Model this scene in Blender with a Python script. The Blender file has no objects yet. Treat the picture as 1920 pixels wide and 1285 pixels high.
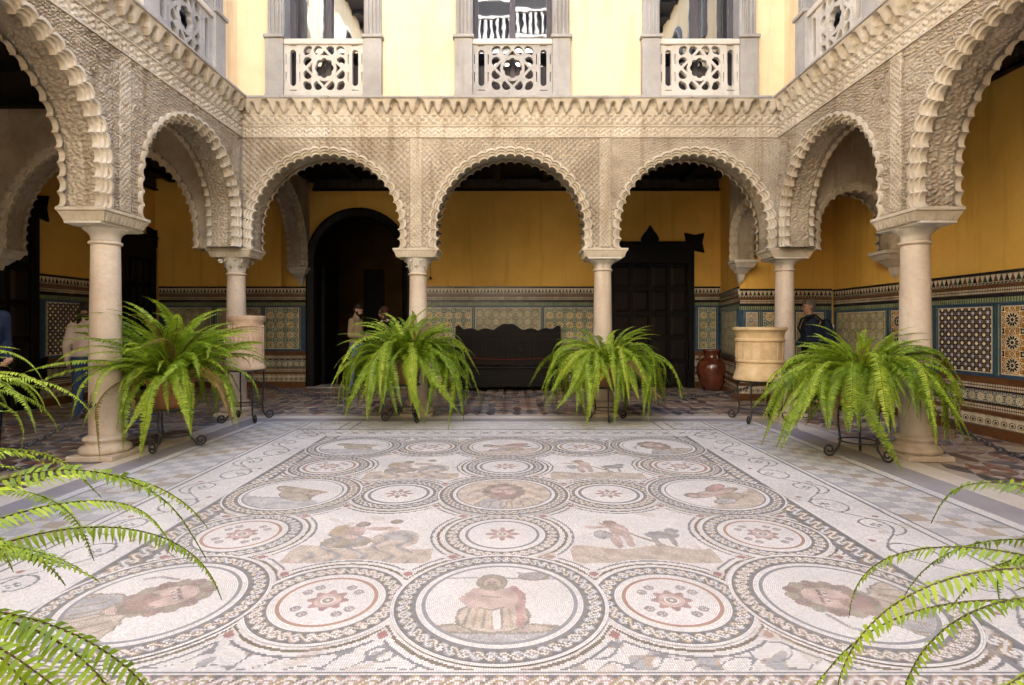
import bpy, bmesh, math, random
import numpy as np
from mathutils import Matrix, Vector, Euler

random.seed(7)
rng = np.random.default_rng(11)
PI = math.pi
R = math.radians
scene = bpy.context.scene
COL = scene.collection

# ------------------------------------------------------------------ camera
cam_d = bpy.data.cameras.new('camera')
cam_d.sensor_width = 36.0
cam_d.lens = 36.0 * 1020 / 1920
cam_d.shift_x = 3 / 1920
cam_d.shift_y = -29.5 / 1920
cam_d.clip_start = 0.05
cam_d.clip_end = 500
cam = bpy.data.objects.new('camera', cam_d)
cam.location = (0, 0, 1.3)
cam.rotation_euler = (R(90), 0, 0)
COL.objects.link(cam)
scene.camera = cam

# ------------------------------------------------------------------ sky and sun
SUN_ELEV, SUN_ROT = 42.0, 33.0
world = bpy.data.worlds.new('World')
scene.world = world
world.use_nodes = True
wn = world.node_tree
bg = wn.nodes['Background']
sky = wn.nodes.new('ShaderNodeTexSky')
sky.sky_type = 'NISHITA'
sky.sun_disc = False
sky.sun_elevation = R(SUN_ELEV)
sky.sun_rotation = R(SUN_ROT)
sky.air_density = 0.8
sky.dust_density = 1.0
sky.ozone_density = 1.0
wn.links.new(sky.outputs['Color'], bg.inputs['Color'])
bg.inputs['Strength'].default_value = 0.15
sun_d = bpy.data.lights.new('sun', 'SUN')
sun_d.energy = 3.2
sun_d.angle = R(0.6)
sun_d.color = (1.0, 0.955, 0.89)
sun = bpy.data.objects.new('sun', sun_d)
COL.objects.link(sun)
az = R(SUN_ROT)                      # Nishita: rotation 0 = +Y, clockwise seen from above
sdir = Vector((math.sin(az) * math.cos(R(SUN_ELEV)), math.cos(az) * math.cos(R(SUN_ELEV)), math.sin(R(SUN_ELEV))))
sun.rotation_euler = (-sdir).to_track_quat('-Z', 'Y').to_euler()

vs = scene.view_settings
vs.view_transform = 'Standard'
vs.look = 'None'
vs.gamma = 1.0
vs.use_curve_mapping = False
vs.exposure = 3.45
try:
    scene.cycles.max_bounces = 10
    scene.cycles.diffuse_bounces = 7
    scene.cycles.glossy_bounces = 4
    scene.cycles.transmission_bounces = 6
    scene.cycles.use_denoising = True
    scene.cycles.caustics_reflective = False
    scene.cycles.caustics_refractive = False
except Exception:
    pass


# ------------------------------------------------------------------ node helpers
class E:
    """a value socket with arithmetic"""
    def __init__(self, nt, s):
        self.nt, self.s = nt, s

    def m(self, op, *args):
        n = self.nt.nodes.new('ShaderNodeMath')
        n.operation = op
        for i, a in enumerate((self,) + args):
            if isinstance(a, E):
                self.nt.links.new(a.s, n.inputs[i])
            else:
                n.inputs[i].default_value = float(a)
        return E(self.nt, n.outputs[0])

    def __add__(s, o): return s.m('ADD', o)
    __radd__ = __add__
    def __sub__(s, o): return s.m('SUBTRACT', o)
    def __rsub__(s, o): return s.m('MULTIPLY', -1).m('ADD', o)
    def __mul__(s, o): return s.m('MULTIPLY', o)
    __rmul__ = __mul__
    def __truediv__(s, o): return s.m('DIVIDE', o)
    def __lt__(s, o): return s.m('LESS_THAN', o)
    def __gt__(s, o): return s.m('GREATER_THAN', o)
    def fr(s): return s.m('FRACT')
    def fl(s): return s.m('FLOOR')
    def ab(s): return s.m('ABSOLUTE')
    def sin(s): return s.m('SINE')
    def cos(s): return s.m('COSINE')
    def mx(s, o): return s.m('MAXIMUM', o)
    def mn(s, o): return s.m('MINIMUM', o)
    def pw(s, o): return s.m('POWER', o)


def hyp(a, b):
    return (a * a + b * b).m('SQRT')


def at2(a, b):
    return a.m('ARCTAN2', b)


def c4(c):
    return (c[0], c[1], c[2], 1.0)


def mixc(nt, f, a, b):
    n = nt.nodes.new('ShaderNodeMix')
    n.data_type = 'RGBA'
    ins = [i for i in n.inputs if i.type == 'RGBA']
    fin = n.inputs[0]
    if isinstance(f, E):
        nt.links.new(f.s, fin)
    else:
        fin.default_value = f
    for sk, v in zip(ins, (a, b)):
        if isinstance(v, tuple):
            sk.default_value = c4(v)
        else:
            nt.links.new(v, sk)
    return [o for o in n.outputs if o.type == 'RGBA'][0]


def mulc(nt, a, val):
    """colour times a value"""
    n = nt.nodes.new('ShaderNodeVectorMath')
    n.operation = 'SCALE'
    if isinstance(a, tuple):
        n.inputs[0].default_value = a
    else:
        nt.links.new(a, n.inputs[0])
    nt.links.new(val.s, n.inputs['Scale'])
    return n.outputs[0]


def new_mat(name, rough=0.7, spec=0.3, metal=0.0):
    m = bpy.data.materials.new(name)
    m.use_nodes = True
    b = m.node_tree.nodes['Principled BSDF']
    b.inputs['Roughness'].default_value = rough
    b.inputs['Specular IOR Level'].default_value = spec
    b.inputs['Metallic'].default_value = metal
    return m, m.node_tree, b


def tex_xyz(nt, kind='Object'):
    t = nt.nodes.new('ShaderNodeTexCoord')
    s = nt.nodes.new('ShaderNodeSeparateXYZ')
    nt.links.new(t.outputs[kind], s.inputs[0])
    return t.outputs[kind], E(nt, s.outputs[0]), E(nt, s.outputs[1]), E(nt, s.outputs[2])


def noise(nt, vec, scale, detail=4, rough=0.55, dist=0.0):
    n = nt.nodes.new('ShaderNodeTexNoise')
    n.inputs['Scale'].default_value = scale
    n.inputs['Detail'].default_value = detail
    n.inputs['Roughness'].default_value = rough
    n.inputs['Distortion'].default_value = dist
    if vec is not None:
        nt.links.new(vec, n.inputs['Vector'])
    return E(nt, n.outputs[0])


def ramp(nt, f, stops, interp='LINEAR'):
    n = nt.nodes.new('ShaderNodeValToRGB')
    n.color_ramp.interpolation = interp
    el = n.color_ramp.elements
    while len(el) < len(stops):
        el.new(0.5)
    for e, (p, c) in zip(el, stops):
        e.position = p
        e.color = c4(c)
    nt.links.new(f.s, n.inputs[0])
    return n.outputs[0]


def bump(nt, b, h, strength=0.3, dist=0.01):
    n = nt.nodes.new('ShaderNodeBump')
    n.inputs['Strength'].default_value = strength
    n.inputs['Distance'].default_value = dist
    nt.links.new(h.s, n.inputs['Height'])
    nt.links.new(n.outputs[0], b.inputs['Normal'])


def simple(name, c1, c2, scale=6.0, rough=0.7, spec=0.3, metal=0.0, bstr=0.2, bscale=60.0, bdist=0.004, coat=0.0,
           kind='Object', lo=0.3, hi=0.7):
    """two-colour noise material with fine relief"""
    m, nt, b = new_mat(name, rough, spec, metal)
    v, x, y, z = tex_xyz(nt, kind)
    f = noise(nt, v, scale, 6, 0.62)
    nt.links.new(ramp(nt, f, [(lo, c1), (hi, c2)]), b.inputs['Base Color'])
    if bstr > 0:
        bump(nt, b, noise(nt, v, bscale, 4, 0.6), bstr, bdist)
    if coat:
        b.inputs['Coat Weight'].default_value = coat
        b.inputs['Coat Roughness'].default_value = 0.15
    return m


# ------------------------------------------------------------------ materials
M = {}


def stone_mat(name, cols, stain, rough=0.85, streak=True, grain=160.0, vein=None):
    m, nt, b = new_mat(name, rough, 0.2)
    g = nt.nodes.new('ShaderNodeNewGeometry')
    sp = nt.nodes.new('ShaderNodeSeparateXYZ')
    nt.links.new(g.outputs['Position'], sp.inputs[0])
    v = g.outputs['Position']
    f = noise(nt, v, 1.3, 8, 0.65)
    col = ramp(nt, f, [(0.3, cols[0]), (0.5, cols[1]), (0.72, cols[2])])
    f2 = noise(nt, v, 22.0, 5, 0.7)
    col = mixc(nt, (f2 - 0.42).m('MULTIPLY', 1.1).mx(0).mn(0.45), col, cols[0])
    if streak:
        mp = nt.nodes.new('ShaderNodeMapping')
        mp.inputs['Scale'].default_value = (5.5, 5.5, 0.45)
        nt.links.new(v, mp.inputs[0])
        s = noise(nt, mp.outputs[0], 1.0, 5, 0.6)
        col = mixc(nt, ((s - 0.54) * 4.5).mx(0).mn(0.55), col, stain)
    if vein:
        w = noise(nt, v, 3.2, 7, 0.62, 1.6)
        col = mixc(nt, (1 - (w - 0.5).ab() * 26).mx(0) * 0.22, col, vein)
    nt.links.new(col, b.inputs['Base Color'])
    bump(nt, b, noise(nt, v, grain, 4, 0.65), 0.35, 0.004)
    return m


M['carved'] = stone_mat('carved_plaster', ((0.25, 0.20, 0.14), (0.40, 0.34, 0.255), (0.52, 0.46, 0.365)), (0.22, 0.16, 0.10))
M['carved_light'] = stone_mat('carved_plaster_light', ((0.35, 0.29, 0.205), (0.50, 0.435, 0.335), (0.62, 0.56, 0.455)), (0.27, 0.20, 0.12))
M['grey_stone'] = stone_mat('grey_stone', ((0.28, 0.26, 0.235), (0.37, 0.35, 0.32), (0.46, 0.44, 0.41)), (0.22, 0.20, 0.18))
M['pale_stone'] = stone_mat('pale_stone', ((0.44, 0.40, 0.34), (0.56, 0.52, 0.45), (0.64, 0.60, 0.54)), (0.28, 0.24, 0.18))
M['marble'] = stone_mat('marble', ((0.42, 0.33, 0.25), (0.57, 0.48, 0.38), (0.66, 0.58, 0.49)), (0.46, 0.34, 0.24), rough=0.5, vein=(0.36, 0.27, 0.22))
M['cream_wall'] = stone_mat('cream_wall', ((0.75, 0.57, 0.34), (0.83, 0.655, 0.41), (0.87, 0.715, 0.475)), (0.62, 0.46, 0.28), rough=0.9, grain=60.0)
M['mustard'] = stone_mat('mustard_wall', ((0.70, 0.41, 0.08), (0.79, 0.485, 0.108), (0.85, 0.55, 0.14)), (0.60, 0.34, 0.06), rough=0.75, grain=50.0)
M['rear_plaster'] = simple('pale_rear_plaster', (0.74, 0.69, 0.60), (0.82, 0.77, 0.68), 1.0, 0.9, 0.15, bstr=0.1)
M['dark_wood'] = None


def wood_mat(name, c1, c2, rough=0.55, coat=0.06):
    m, nt, b = new_mat(name, rough, 0.2)
    v, x, y, z = tex_xyz(nt)
    mp = nt.nodes.new('ShaderNodeMapping')
    mp.inputs['Scale'].default_value = (14, 14, 1.2)
    nt.links.new(v, mp.inputs[0])
    f = noise(nt, mp.outputs[0], 2.0, 6, 0.6, 0.6)
    nt.links.new(ramp(nt, f, [(0.3, c1), (0.7, c2)]), b.inputs['Base Color'])
    bump(nt, b, f, 0.25, 0.003)
    b.inputs['Coat Weight'].default_value = coat
    b.inputs['Coat Roughness'].default_value = 0.3
    return m


M['dark_wood'] = wood_mat('dark_wood', (0.002, 0.0014, 0.001), (0.007, 0.0045, 0.003))
M['brown_wood'] = wood_mat('brown_wood', (0.006, 0.004, 0.003), (0.018, 0.011, 0.007), 0.6)
M['frieze_wood'] = wood_mat('frieze_wood', (0.05, 0.038, 0.026), (0.11, 0.085, 0.06), 0.7)
M['frame_wood'] = wood_mat('window_frame_wood', (0.06, 0.05, 0.055), (0.11, 0.095, 0.10), 0.5)
M['iron'] = simple('wrought_iron', (0.012, 0.012, 0.013), (0.03, 0.028, 0.027), 20, 0.5, 0.5, bstr=0.3, bscale=120)
M['chain_iron'] = simple('chain_iron', (0.03, 0.03, 0.035), (0.09, 0.085, 0.085), 25, 0.45, 0.5, metal=0.6, bstr=0.3)
M['terracotta'] = simple('terracotta', (0.17, 0.075, 0.035), (0.30, 0.14, 0.065), 7, 0.8, 0.2)
M['soil'] = simple('soil', (0.02, 0.014, 0.009), (0.05, 0.035, 0.022), 30, 0.95, 0.1, bstr=0.8)
M['wicker_clay'] = simple('yellow_clay', (0.48, 0.33, 0.16), (0.70, 0.53, 0.31), 7, 0.8, 0.2, bstr=0.4, bscale=30)
M['pink_clay'] = simple('pink_clay', (0.40, 0.27, 0.18), (0.62, 0.47, 0.34), 5, 0.85, 0.15, bstr=0.4, bscale=30)
M['glaze'] = simple('brown_glaze', (0.06, 0.016, 0.009), (0.17, 0.045, 0.02), 6, 0.18, 0.6, bstr=0.1, coat=0.6)
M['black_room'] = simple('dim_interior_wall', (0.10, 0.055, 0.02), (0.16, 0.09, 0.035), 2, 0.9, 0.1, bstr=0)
M['brown_tile'] = simple('brown_glazed_tile', (0.085, 0.034, 0.013), (0.16, 0.066, 0.022), 9, 0.3, 0.5, bstr=0.15, bscale=30)
M['black_tile'] = simple('black_glazed_tile', (0.010, 0.010, 0.012), (0.025, 0.024, 0.028), 9, 0.25, 0.5, bstr=0.1)
M['blue_tile'] = simple('blue_glazed_tile', (0.018, 0.05, 0.10), (0.035, 0.085, 0.15), 14, 0.28, 0.5, bstr=0.15, bscale=40)
M['cream_tile'] = simple('cream_glazed_tile', (0.55, 0.47, 0.33), (0.70, 0.62, 0.46), 12, 0.3, 0.5, bstr=0.1)
M['green_tile'] = simple('green_glazed_tile', (0.012, 0.045, 0.035), (0.03, 0.085, 0.06), 14, 0.28, 0.5, bstr=0.1)
M['white_strip'] = simple('white_marble_strip', (0.52, 0.45, 0.38), (0.66, 0.60, 0.53), 2.2, 0.45, 0.4, bstr=0.1)
M['grey_strip'] = simple('grey_marble_strip', (0.24, 0.22, 0.235), (0.36, 0.335, 0.345), 1.6, 0.45, 0.4, bstr=0.1)
M['grout'] = simple('pale_joint', (0.34, 0.28, 0.24), (0.46, 0.39, 0.34), 5, 0.8, 0.2, bstr=0.2)
M['red_rope'] = simple('red_rope', (0.14, 0.012, 0.012), (0.2, 0.02, 0.018), 20, 0.7)
M['stem'] = simple('fern_stem', (0.05, 0.03, 0.012), (0.10, 0.07, 0.02), 30, 0.6)


def leaf_mat(name, cols):
    m, nt, b = new_mat(name, 0.45, 0.35)
    oi = nt.nodes.new('ShaderNodeObjectInfo')
    gi = nt.nodes.new('ShaderNodeNewGeometry')
    r1 = E(nt, oi.outputs['Random'])
    r2 = E(nt, gi.outputs['Random Per Island'])
    f = r1 * 0.6 + r2 * 0.4
    col = ramp(nt, f, [(0.05, cols[0]), (0.5, cols[1]), (0.95, cols[2])])
    col = mixc(nt, r1 < 0.035, col, (0.22, 0.13, 0.04))
    nt.links.new(col, b.inputs['Base Color'])
    tr = nt.nodes.new('ShaderNodeBsdfTranslucent')
    nt.links.new(mixc(nt, 0.55, col, (0.42, 0.62, 0.03)), tr.inputs['Color'])
    mx = nt.nodes.new('ShaderNodeMixShader')
    mx.inputs[0].default_value = 0.38
    out = nt.nodes['Material Output']
    nt.links.new(b.outputs[0], mx.inputs[1])
    nt.links.new(tr.outputs[0], mx.inputs[2])
    nt.links.new(mx.outputs[0], out.inputs['Surface'])
    return m


M['leaf'] = leaf_mat('fern_leaf', ((0.08, 0.15, 0.010), (0.25, 0.37, 0.022), (0.47, 0.57, 0.06)))


def glass_mat():
    m, nt, b = new_mat('window_glass', 0.02, 0.5)
    v, x, y, z = tex_xyz(nt)
    b.inputs['Base Color'].default_value = (0.015, 0.015, 0.017, 1)
    gl = nt.nodes.new('ShaderNodeBsdfGlossy')
    gl.inputs['Roughness'].default_value = 0.015
    gl.inputs['Color'].default_value = (0.93, 0.95, 0.96, 1)
    mx = nt.nodes.new('ShaderNodeMixShader')
    mx.inputs[0].default_value = 0.32
    nt.links.new(b.outputs[0], mx.inputs[1])
    nt.links.new(gl.outputs[0], mx.inputs[2])
    nt.links.new(mx.outputs[0], nt.nodes['Material Output'].inputs['Surface'])
    bp = nt.nodes.new('ShaderNodeBump')
    bp.inputs['Strength'].default_value = 0.06
    bp.inputs['Distance'].default_value = 0.02
    nt.links.new(noise(nt, v, 2.5, 2).s, bp.inputs['Height'])
    nt.links.new(bp.outputs[0], gl.inputs['Normal'])
    return m


M['glass'] = glass_mat()


def tessera_mat(name, mode, a, n=0):
    """face colours with mortar joints: mode grid = square stones of size a, ring = rings of depth a, n stones round"""
    m, nt, b = new_mat(name, 0.5, 0.35)
    at = nt.nodes.new('ShaderNodeAttribute')
    at.attribute_name = 'stone'
    v, x, y, z = tex_xyz(nt)
    if mode == 'grid':
        u, w = (x / a).fr(), (y / a).fr()
    else:
        u, w = (hyp(x, y) / a).fr(), (at2(y, x) * (n / (2 * PI))).fr()
    e = (u - 0.5).ab().mx((w - 0.5).ab())
    big = noise(nt, v, 1.7, 6, 0.6)
    col = mulc(nt, at.outputs['Color'], big * 0.5 + 0.76)
    col = mixc(nt, (e > 0.42) * 0.75, col, (0.20, 0.18, 0.165))
    nt.links.new(col, b.inputs['Base Color'])
    bump(nt, b, (0.5 - e).mn(0.1) * 4 + noise(nt, v, 90, 2) * 0.3, 0.25, 0.003)
    return m


def pieces_mat():
    m, nt, b = new_mat('cut_marble_pieces', 0.32, 0.5)
    oi = nt.nodes.new('ShaderNodeObjectInfo')
    gi = nt.nodes.new('ShaderNodeNewGeometry')
    f = (E(nt, oi.outputs['Random']) * 7.31 + E(nt, gi.outputs['Random Per Island']) * 3.7).fr()
    col = ramp(nt, f, [(0.0, (0.11, 0.06, 0.055)), (0.16, (0.20, 0.13, 0.10)), (0.32, (0.08, 0.075, 0.085)),
                       (0.46, (0.30, 0.22, 0.16)), (0.6, (0.15, 0.14, 0.155)), (0.74, (0.24, 0.12, 0.09)),
                       (0.88, (0.36, 0.29, 0.22))], 'CONSTANT')
    v = gi.outputs['Position']
    k = noise(nt, v, 9, 8, 0.7, 1.2)
    col = mulc(nt, col, k * 1.3 + 0.35)
    nt.links.new(col, b.inputs['Base Color'])
    return m


M['pieces'] = pieces_mat()


# glazed tile patterns, in the local x (along) and z (up) of the panel
def tile_mat(name, fn, rough=0.27):
    m, nt, b = new_mat(name, rough, 0.5)
    v, x, y, z = tex_xyz(nt)
    col = fn(nt, x, z)
    k = noise(nt, v, 16, 4, 0.6)
    col = mulc(nt, col, k * 0.7 + 0.65)
    jx, jz = (x / 0.13).fr(), (z / 0.13).fr()
    jo = (jx < 0.022).mx(jz < 0.022)
    kx = ((x / 0.13).fl() * 12.9898 + (z / 0.13).fl() * 78.233).sin().m('MULTIPLY', 43758.5).fr()
    col = mulc(nt, col, kx * 0.34 + 0.83)
    col = mixc(nt, jo * 0.7, col, (0.10, 0.085, 0.07))
    nt.links.new(col, b.inputs['Base Color'])
    bump(nt, b, noise(nt, v, 50, 3) - jo * 0.8 + kx * 0.3, 0.18, 0.003)
    return m


CREAM, OCHRE, DKGR, BLK, BLU, ORN, LIL = ((0.74, 0.67, 0.50), (0.55, 0.30, 0.055), (0.03, 0.11, 0.075), (0.014, 0.013, 0.014),
                                         (0.03, 0.08, 0.20), (0.42, 0.15, 0.03), (0.60, 0.58, 0.66))


def cell(x, z, p):
    return (x / p).fr() - 0.5, (z / p).fr() - 0.5


def stars(p, k, field, petal, petal2, line, core):
    def fn(nt, x, z):
        u, w = cell(x, z, p)
        r, a = hyp(u, w), at2(w, u)
        lob = (a * k).cos()
        s = r * (lob * 0.16 + 1)
        col = mixc(nt, (s - 0.20).ab() < 0.075, field, petal)
        col = mixc(nt, ((a * (k / 2)).sin().ab() < 0.26) * (r < 0.5), col, line)
        col = mixc(nt, (s - 0.29).ab() < 0.022, col, line)
        col = mixc(nt, (s - 0.42).ab() < 0.022, col, line)
        col = mixc(nt, (s - 0.50).ab() < 0.045, col, petal2)
        col = mixc(nt, s < 0.115, col, line)
        col = mixc(nt, s < 0.08, col, core)
        u2, w2 = cell(x + p / 2, z + p / 2, p)
        r2 = hyp(u2, w2) * ((at2(w2, u2) * 4).cos() * 0.2 + 1)
        col = mixc(nt, r2 < 0.17, col, line)
        col = mixc(nt, r2 < 0.13, col, core)
        col = mixc(nt, r2 < 0.05, col, line)
        return col
    return fn


def dots(p):
    def fn(nt, x, z):
        u, w = cell(x, z, p)
        c1, c2 = cell(x, z, p / 5)
        chk = ((c1.ab() + c2.ab()) < 0.36)
        col = mixc(nt, chk, (0.07, 0.035, 0.03), (0.34, 0.27, 0.16))
        r = hyp(u, w)
        col = mixc(nt, (r - 0.29).ab() < 0.07, col, BLK)
        col = mixc(nt, r < 0.2, col, CREAM)
        u2, w2 = cell(x + p / 2, z + p / 2, p)
        r2 = u2.ab().mx(w2.ab())
        col = mixc(nt, r2 < 0.24, col, (0.05, 0.06, 0.10))
        col = mixc(nt, r2 < 0.15, col, LIL)
        return col
    return fn


def scroll(nt, x, z):
    u, w = cell(x, z, 0.105)
    r, a = hyp(u, w * 1.15), at2(w, u)
    sp = (r * 26 - a).sin()
    col = mixc(nt, (sp > 0.25) * (r < 0.47), (0.55, 0.48, 0.34), (0.09, 0.05, 0.03))
    return mixc(nt, r < 0.13, col, (0.03, 0.03, 0.03))


def bead(p, q, c1, c2):
    def fn(nt, x, z):
        u, w = cell(x, z, p)
        f = (x / p).fr()
        g = (z / q).fr()
        m = (f < 0.6) * ((g - 0.5).ab() < 0.40)
        col = mixc(nt, m, c2, c1)
        return mixc(nt, (g - 0.5).ab() < 0.07, col, c2)
    return fn


def chevron(nt, x, z):
    f = ((x / 0.05) + (z / 0.03).fr().m('SUBTRACT', 0.5).ab() * 1.2).fr()
    return mixc(nt, f < 0.5, (0.03, 0.035, 0.03), (0.50, 0.45, 0.34))


M['panel_green'] = tile_mat('star_tiles_green', stars(0.21, 8, (0.08, 0.17, 0.11), OCHRE, (0.05, 0.09, 0.06), CREAM, DKGR))
M['panel_ochre'] = tile_mat('star_tiles_ochre', stars(0.26, 12, (0.40, 0.20, 0.03), BLK, (0.36, 0.17, 0.03), CREAM, BLK))
M['panel_grey'] = tile_mat('star_tiles_grey', stars(0.17, 8, (0.24, 0.26, 0.18), (0.42, 0.36, 0.20), (0.15, 0.18, 0.14), (0.55, 0.50, 0.33), OCHRE))
M['panel_dots'] = tile_mat('dot_tiles', dots(0.105))
M['panel_blue'] = tile_mat('star_tiles_blue', stars(0.15, 8, BLU, (0.04, 0.10, 0.09), OCHRE, CREAM, ORN))
M['band_bead'] = tile_mat('bead_tiles', bead(0.022, 0.074, (0.62, 0.56, 0.42), (0.10, 0.045, 0.02)))
M['band_green'] = tile_mat('green_bead_tiles', bead(0.035, 0.03, (0.42, 0.40, 0.20), DKGR))
M['band_rosette'] = tile_mat('rosette_tiles', stars(0.125, 8, (0.09, 0.11, 0.08), (0.35, 0.28, 0.14), BLK, CREAM, BLU))
M['band_scroll'] = tile_mat('scroll_tiles', scroll)
M['band_chevron'] = tile_mat('chevron_tiles', chevron)


# ------------------------------------------------------------------ object helpers
def tag(o, label=None, cat=None, group=None, kind=None):
    if label: o['label'] = label
    if cat: o['category'] = cat
    if group: o['group'] = group
    if kind: o['kind'] = kind
    return o


def thing(name, label, cat, loc=(0, 0, 0), rz=0.0, group=None):
    o = bpy.data.objects.new(name, None)
    o.empty_display_size = 0.2
    COL.objects.link(o)
    o.location = loc
    o.rotation_euler = (0, 0, rz)
    return tag(o, label, cat, group)


def link(name, me, mat=None, parent=None, loc=(0, 0, 0), rot=(0, 0, 0), scale=(1, 1, 1)):
    o = bpy.data.objects.new(name, me)
    COL.objects.link(o)
    if mat is not None and len(me.materials) == 0:
        me.materials.append(mat)
    o.location = loc
    o.rotation_euler = rot
    o.scale = scale
    if parent is not None:
        o.parent = parent
    return o


def np_mesh(name, verts, quads, smooth=False, colors=None):
    """verts (n,3) and quads (m,4) as arrays"""
    me = bpy.data.meshes.new(name)
    verts = np.ascontiguousarray(verts, dtype=np.float32)
    quads = np.ascontiguousarray(quads, dtype=np.int32)
    me.vertices.add(len(verts))
    me.vertices.foreach_set('co', verts.ravel())
    me.loops.add(quads.size)
    me.loops.foreach_set('vertex_index', quads.ravel())
    me.polygons.add(len(quads))
    me.polygons.foreach_set('loop_start', np.arange(0, quads.size, 4, dtype=np.int32))
    me.polygons.foreach_set('loop_total', np.full(len(quads), 4, dtype=np.int32))
    me.update(calc_edges=True)
    if smooth:
        me.polygons.foreach_set('use_smooth', np.ones(len(quads), dtype=bool))
    if colors is not None:
        at = me.attributes.new('stone', 'FLOAT_COLOR', 'FACE')
        c = np.ones((len(quads), 4), dtype=np.float32)
        c[:, :3] = colors
        at.data.foreach_set('color', c.ravel())
    me.validate()
    return me


def grid_quads(nu, nv, wrap=False):
    """indices for a (nu x nv) vertex grid, v fastest"""
    iu = np.arange(nu if wrap else nu - 1)
    iv = np.arange(nv - 1)
    a, b = np.meshgrid(iu, iv, indexing='ij')
    a2 = (a + 1) % nu
    return np.stack([a * nv + b, a2 * nv + b, a2 * nv + b + 1, a * nv + b + 1], -1).reshape(-1, 4)


class MB:
    """collects shapes into one mesh"""
    def __init__(s):
        s.v, s.f = [], []

    def add(s, vs, fs):
        o = len(s.v)
        s.v += [tuple(p) for p in vs]
        s.f += [tuple(i + o for i in f) for f in fs]
        return s

    def box(s, x0, x1, y0, y1, z0, z1):
        vs = [(x, y, z) for z in (z0, z1) for y in (y0, y1) for x in (x0, x1)]
        return s.add(vs, [(0, 2, 3, 1), (4, 5, 7, 6), (0, 1, 5, 4), (2, 6, 7, 3), (0, 4, 6, 2), (1, 3, 7, 5)])

    def frustum(s, b, t):
        """b and t = (x0,x1,y0,y1,z)"""
        vs = [(x, y, q[4]) for q in (b, t) for y in (q[2], q[3]) for x in (q[0], q[1])]
        return s.add(vs, [(0, 2, 3, 1), (4, 5, 7, 6), (0, 1, 5, 4), (2, 6, 7, 3), (0, 4, 6, 2), (1, 3, 7, 5)])

    def lathe(s, prof, n=24, c=(0, 0, 0), cap=True, fl=None):
        vs = []
        for (r, z) in prof:
            for i in range(n):
                a = 2 * PI * i / n
                k = r if fl is None else r * fl(a, z)
                vs.append((c[0] + k * math.cos(a), c[1] + k * math.sin(a), c[2] + z))
        fs = []
        for j in range(len(prof) - 1):
            for i in range(n):
                i2 = (i + 1) % n
                fs.append((j * n + i, j * n + i2, (j + 1) * n + i2, (j + 1) * n + i))
        if cap:
            fs.append(tuple(range(n - 1, -1, -1)))
            fs.append(tuple((len(prof) - 1) * n + i for i in range(n)))
        return s.add(vs, fs)

    def prism(s, poly, y0, y1, plane='xz'):
        n = len(poly)
        if plane == 'xz':
            vs = [(p[0], y0, p[1]) for p in poly] + [(p[0], y1, p[1]) for p in poly]
        elif plane == 'xy':
            vs = [(p[0], p[1], y0) for p in poly] + [(p[0], p[1], y1) for p in poly]
        else:
            vs = [(y0, p[0], p[1]) for p in poly] + [(y1, p[0], p[1]) for p in poly]
        fs = [tuple(range(n)), tuple(range(2 * n - 1, n - 1, -1))]
        fs += [(i, i + n, (i + 1) % n + n, (i + 1) % n) for i in range(n)]
        return s.add(vs, fs)

    def tube(s, path, r, n=8, closed=False):
        P = [Vector(p) for p in path]
        m = len(P)
        rad = r if isinstance(r, (list, tuple)) else [r] * m
        vs = []
        up = None
        for i in range(m):
            if closed:
                t = P[(i + 1) % m] - P[(i - 1) % m]
            else:
                t = P[min(i + 1, m - 1)] - P[max(i - 1, 0)]
            t.normalize()
            if up is None:
                up = t.orthogonal().normalized()
            else:
                up = up - t * up.dot(t)
                if up.length < 1e-6:
                    up = t.orthogonal()
                up.normalize()
            w = t.cross(up)
            for k in range(n):
                a = 2 * PI * k / n
                q = P[i] + (up * math.cos(a) + w * math.sin(a)) * rad[i]
                vs.append(tuple(q))
        fs = []
        for i in range(m if closed else m - 1):
            j = (i + 1) % m
            for k in range(n):
                k2 = (k + 1) % n
                fs.append((i * n + k, i * n + k2, j * n + k2, j * n + k))
        if not closed:
            fs.append(tuple(range(n - 1, -1, -1)))
            fs.append(tuple((m - 1) * n + k for k in range(n)))
        return s.add(vs, fs)

    def ell(s, c, r, nu=14, nv=9, rot=None):
        vs = []
        for j in range(nv + 1):
            t = PI * j / nv
            for i in range(nu):
                a = 2 * PI * i / nu
                p = Vector((r[0] * math.sin(t) * math.cos(a), r[1] * math.sin(t) * math.sin(a), r[2] * math.cos(t)))
                if rot is not None:
                    p = rot @ p
                vs.append((c[0] + p.x, c[1] + p.y, c[2] + p.z))
        fs = []
        for j in range(nv):
            for i in range(nu):
                i2 = (i + 1) % nu
                fs.append((j * nu + i, (j + 1) * nu + i, (j + 1) * nu + i2, j * nu + i2))
        return s.add(vs, fs)

    def mesh(s, name, smooth=False, fix=True, angle=None):
        me = bpy.data.meshes.new(name)
        me.from_pydata(s.v, [], s.f)
        if fix:
            bm = bmesh.new()
            bm.from_mesh(me)
            bmesh.ops.remove_doubles(bm, verts=bm.verts, dist=1e-5)
            bmesh.ops.recalc_face_normals(bm, faces=bm.faces)
            bm.to_mesh(me)
            bm.free()
        if smooth:
            for p in me.polygons:
                p.use_smooth = True
            if angle is not None:
                me.set_sharp_from_angle(angle=angle)
        me.update()
        return me

    def build(s, name, mat, parent=None, smooth=False, angle=R(40), **k):
        return link(name, s.mesh(name, smooth, angle=angle), mat, parent, **k)


def bev(o, w=0.006, seg=2):
    m = o.modifiers.new('bevel', 'BEVEL')
    m.width = w
    m.segments = seg
    m.limit_method = 'ANGLE'
    m.angle_limit = R(40)
    return o

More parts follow.
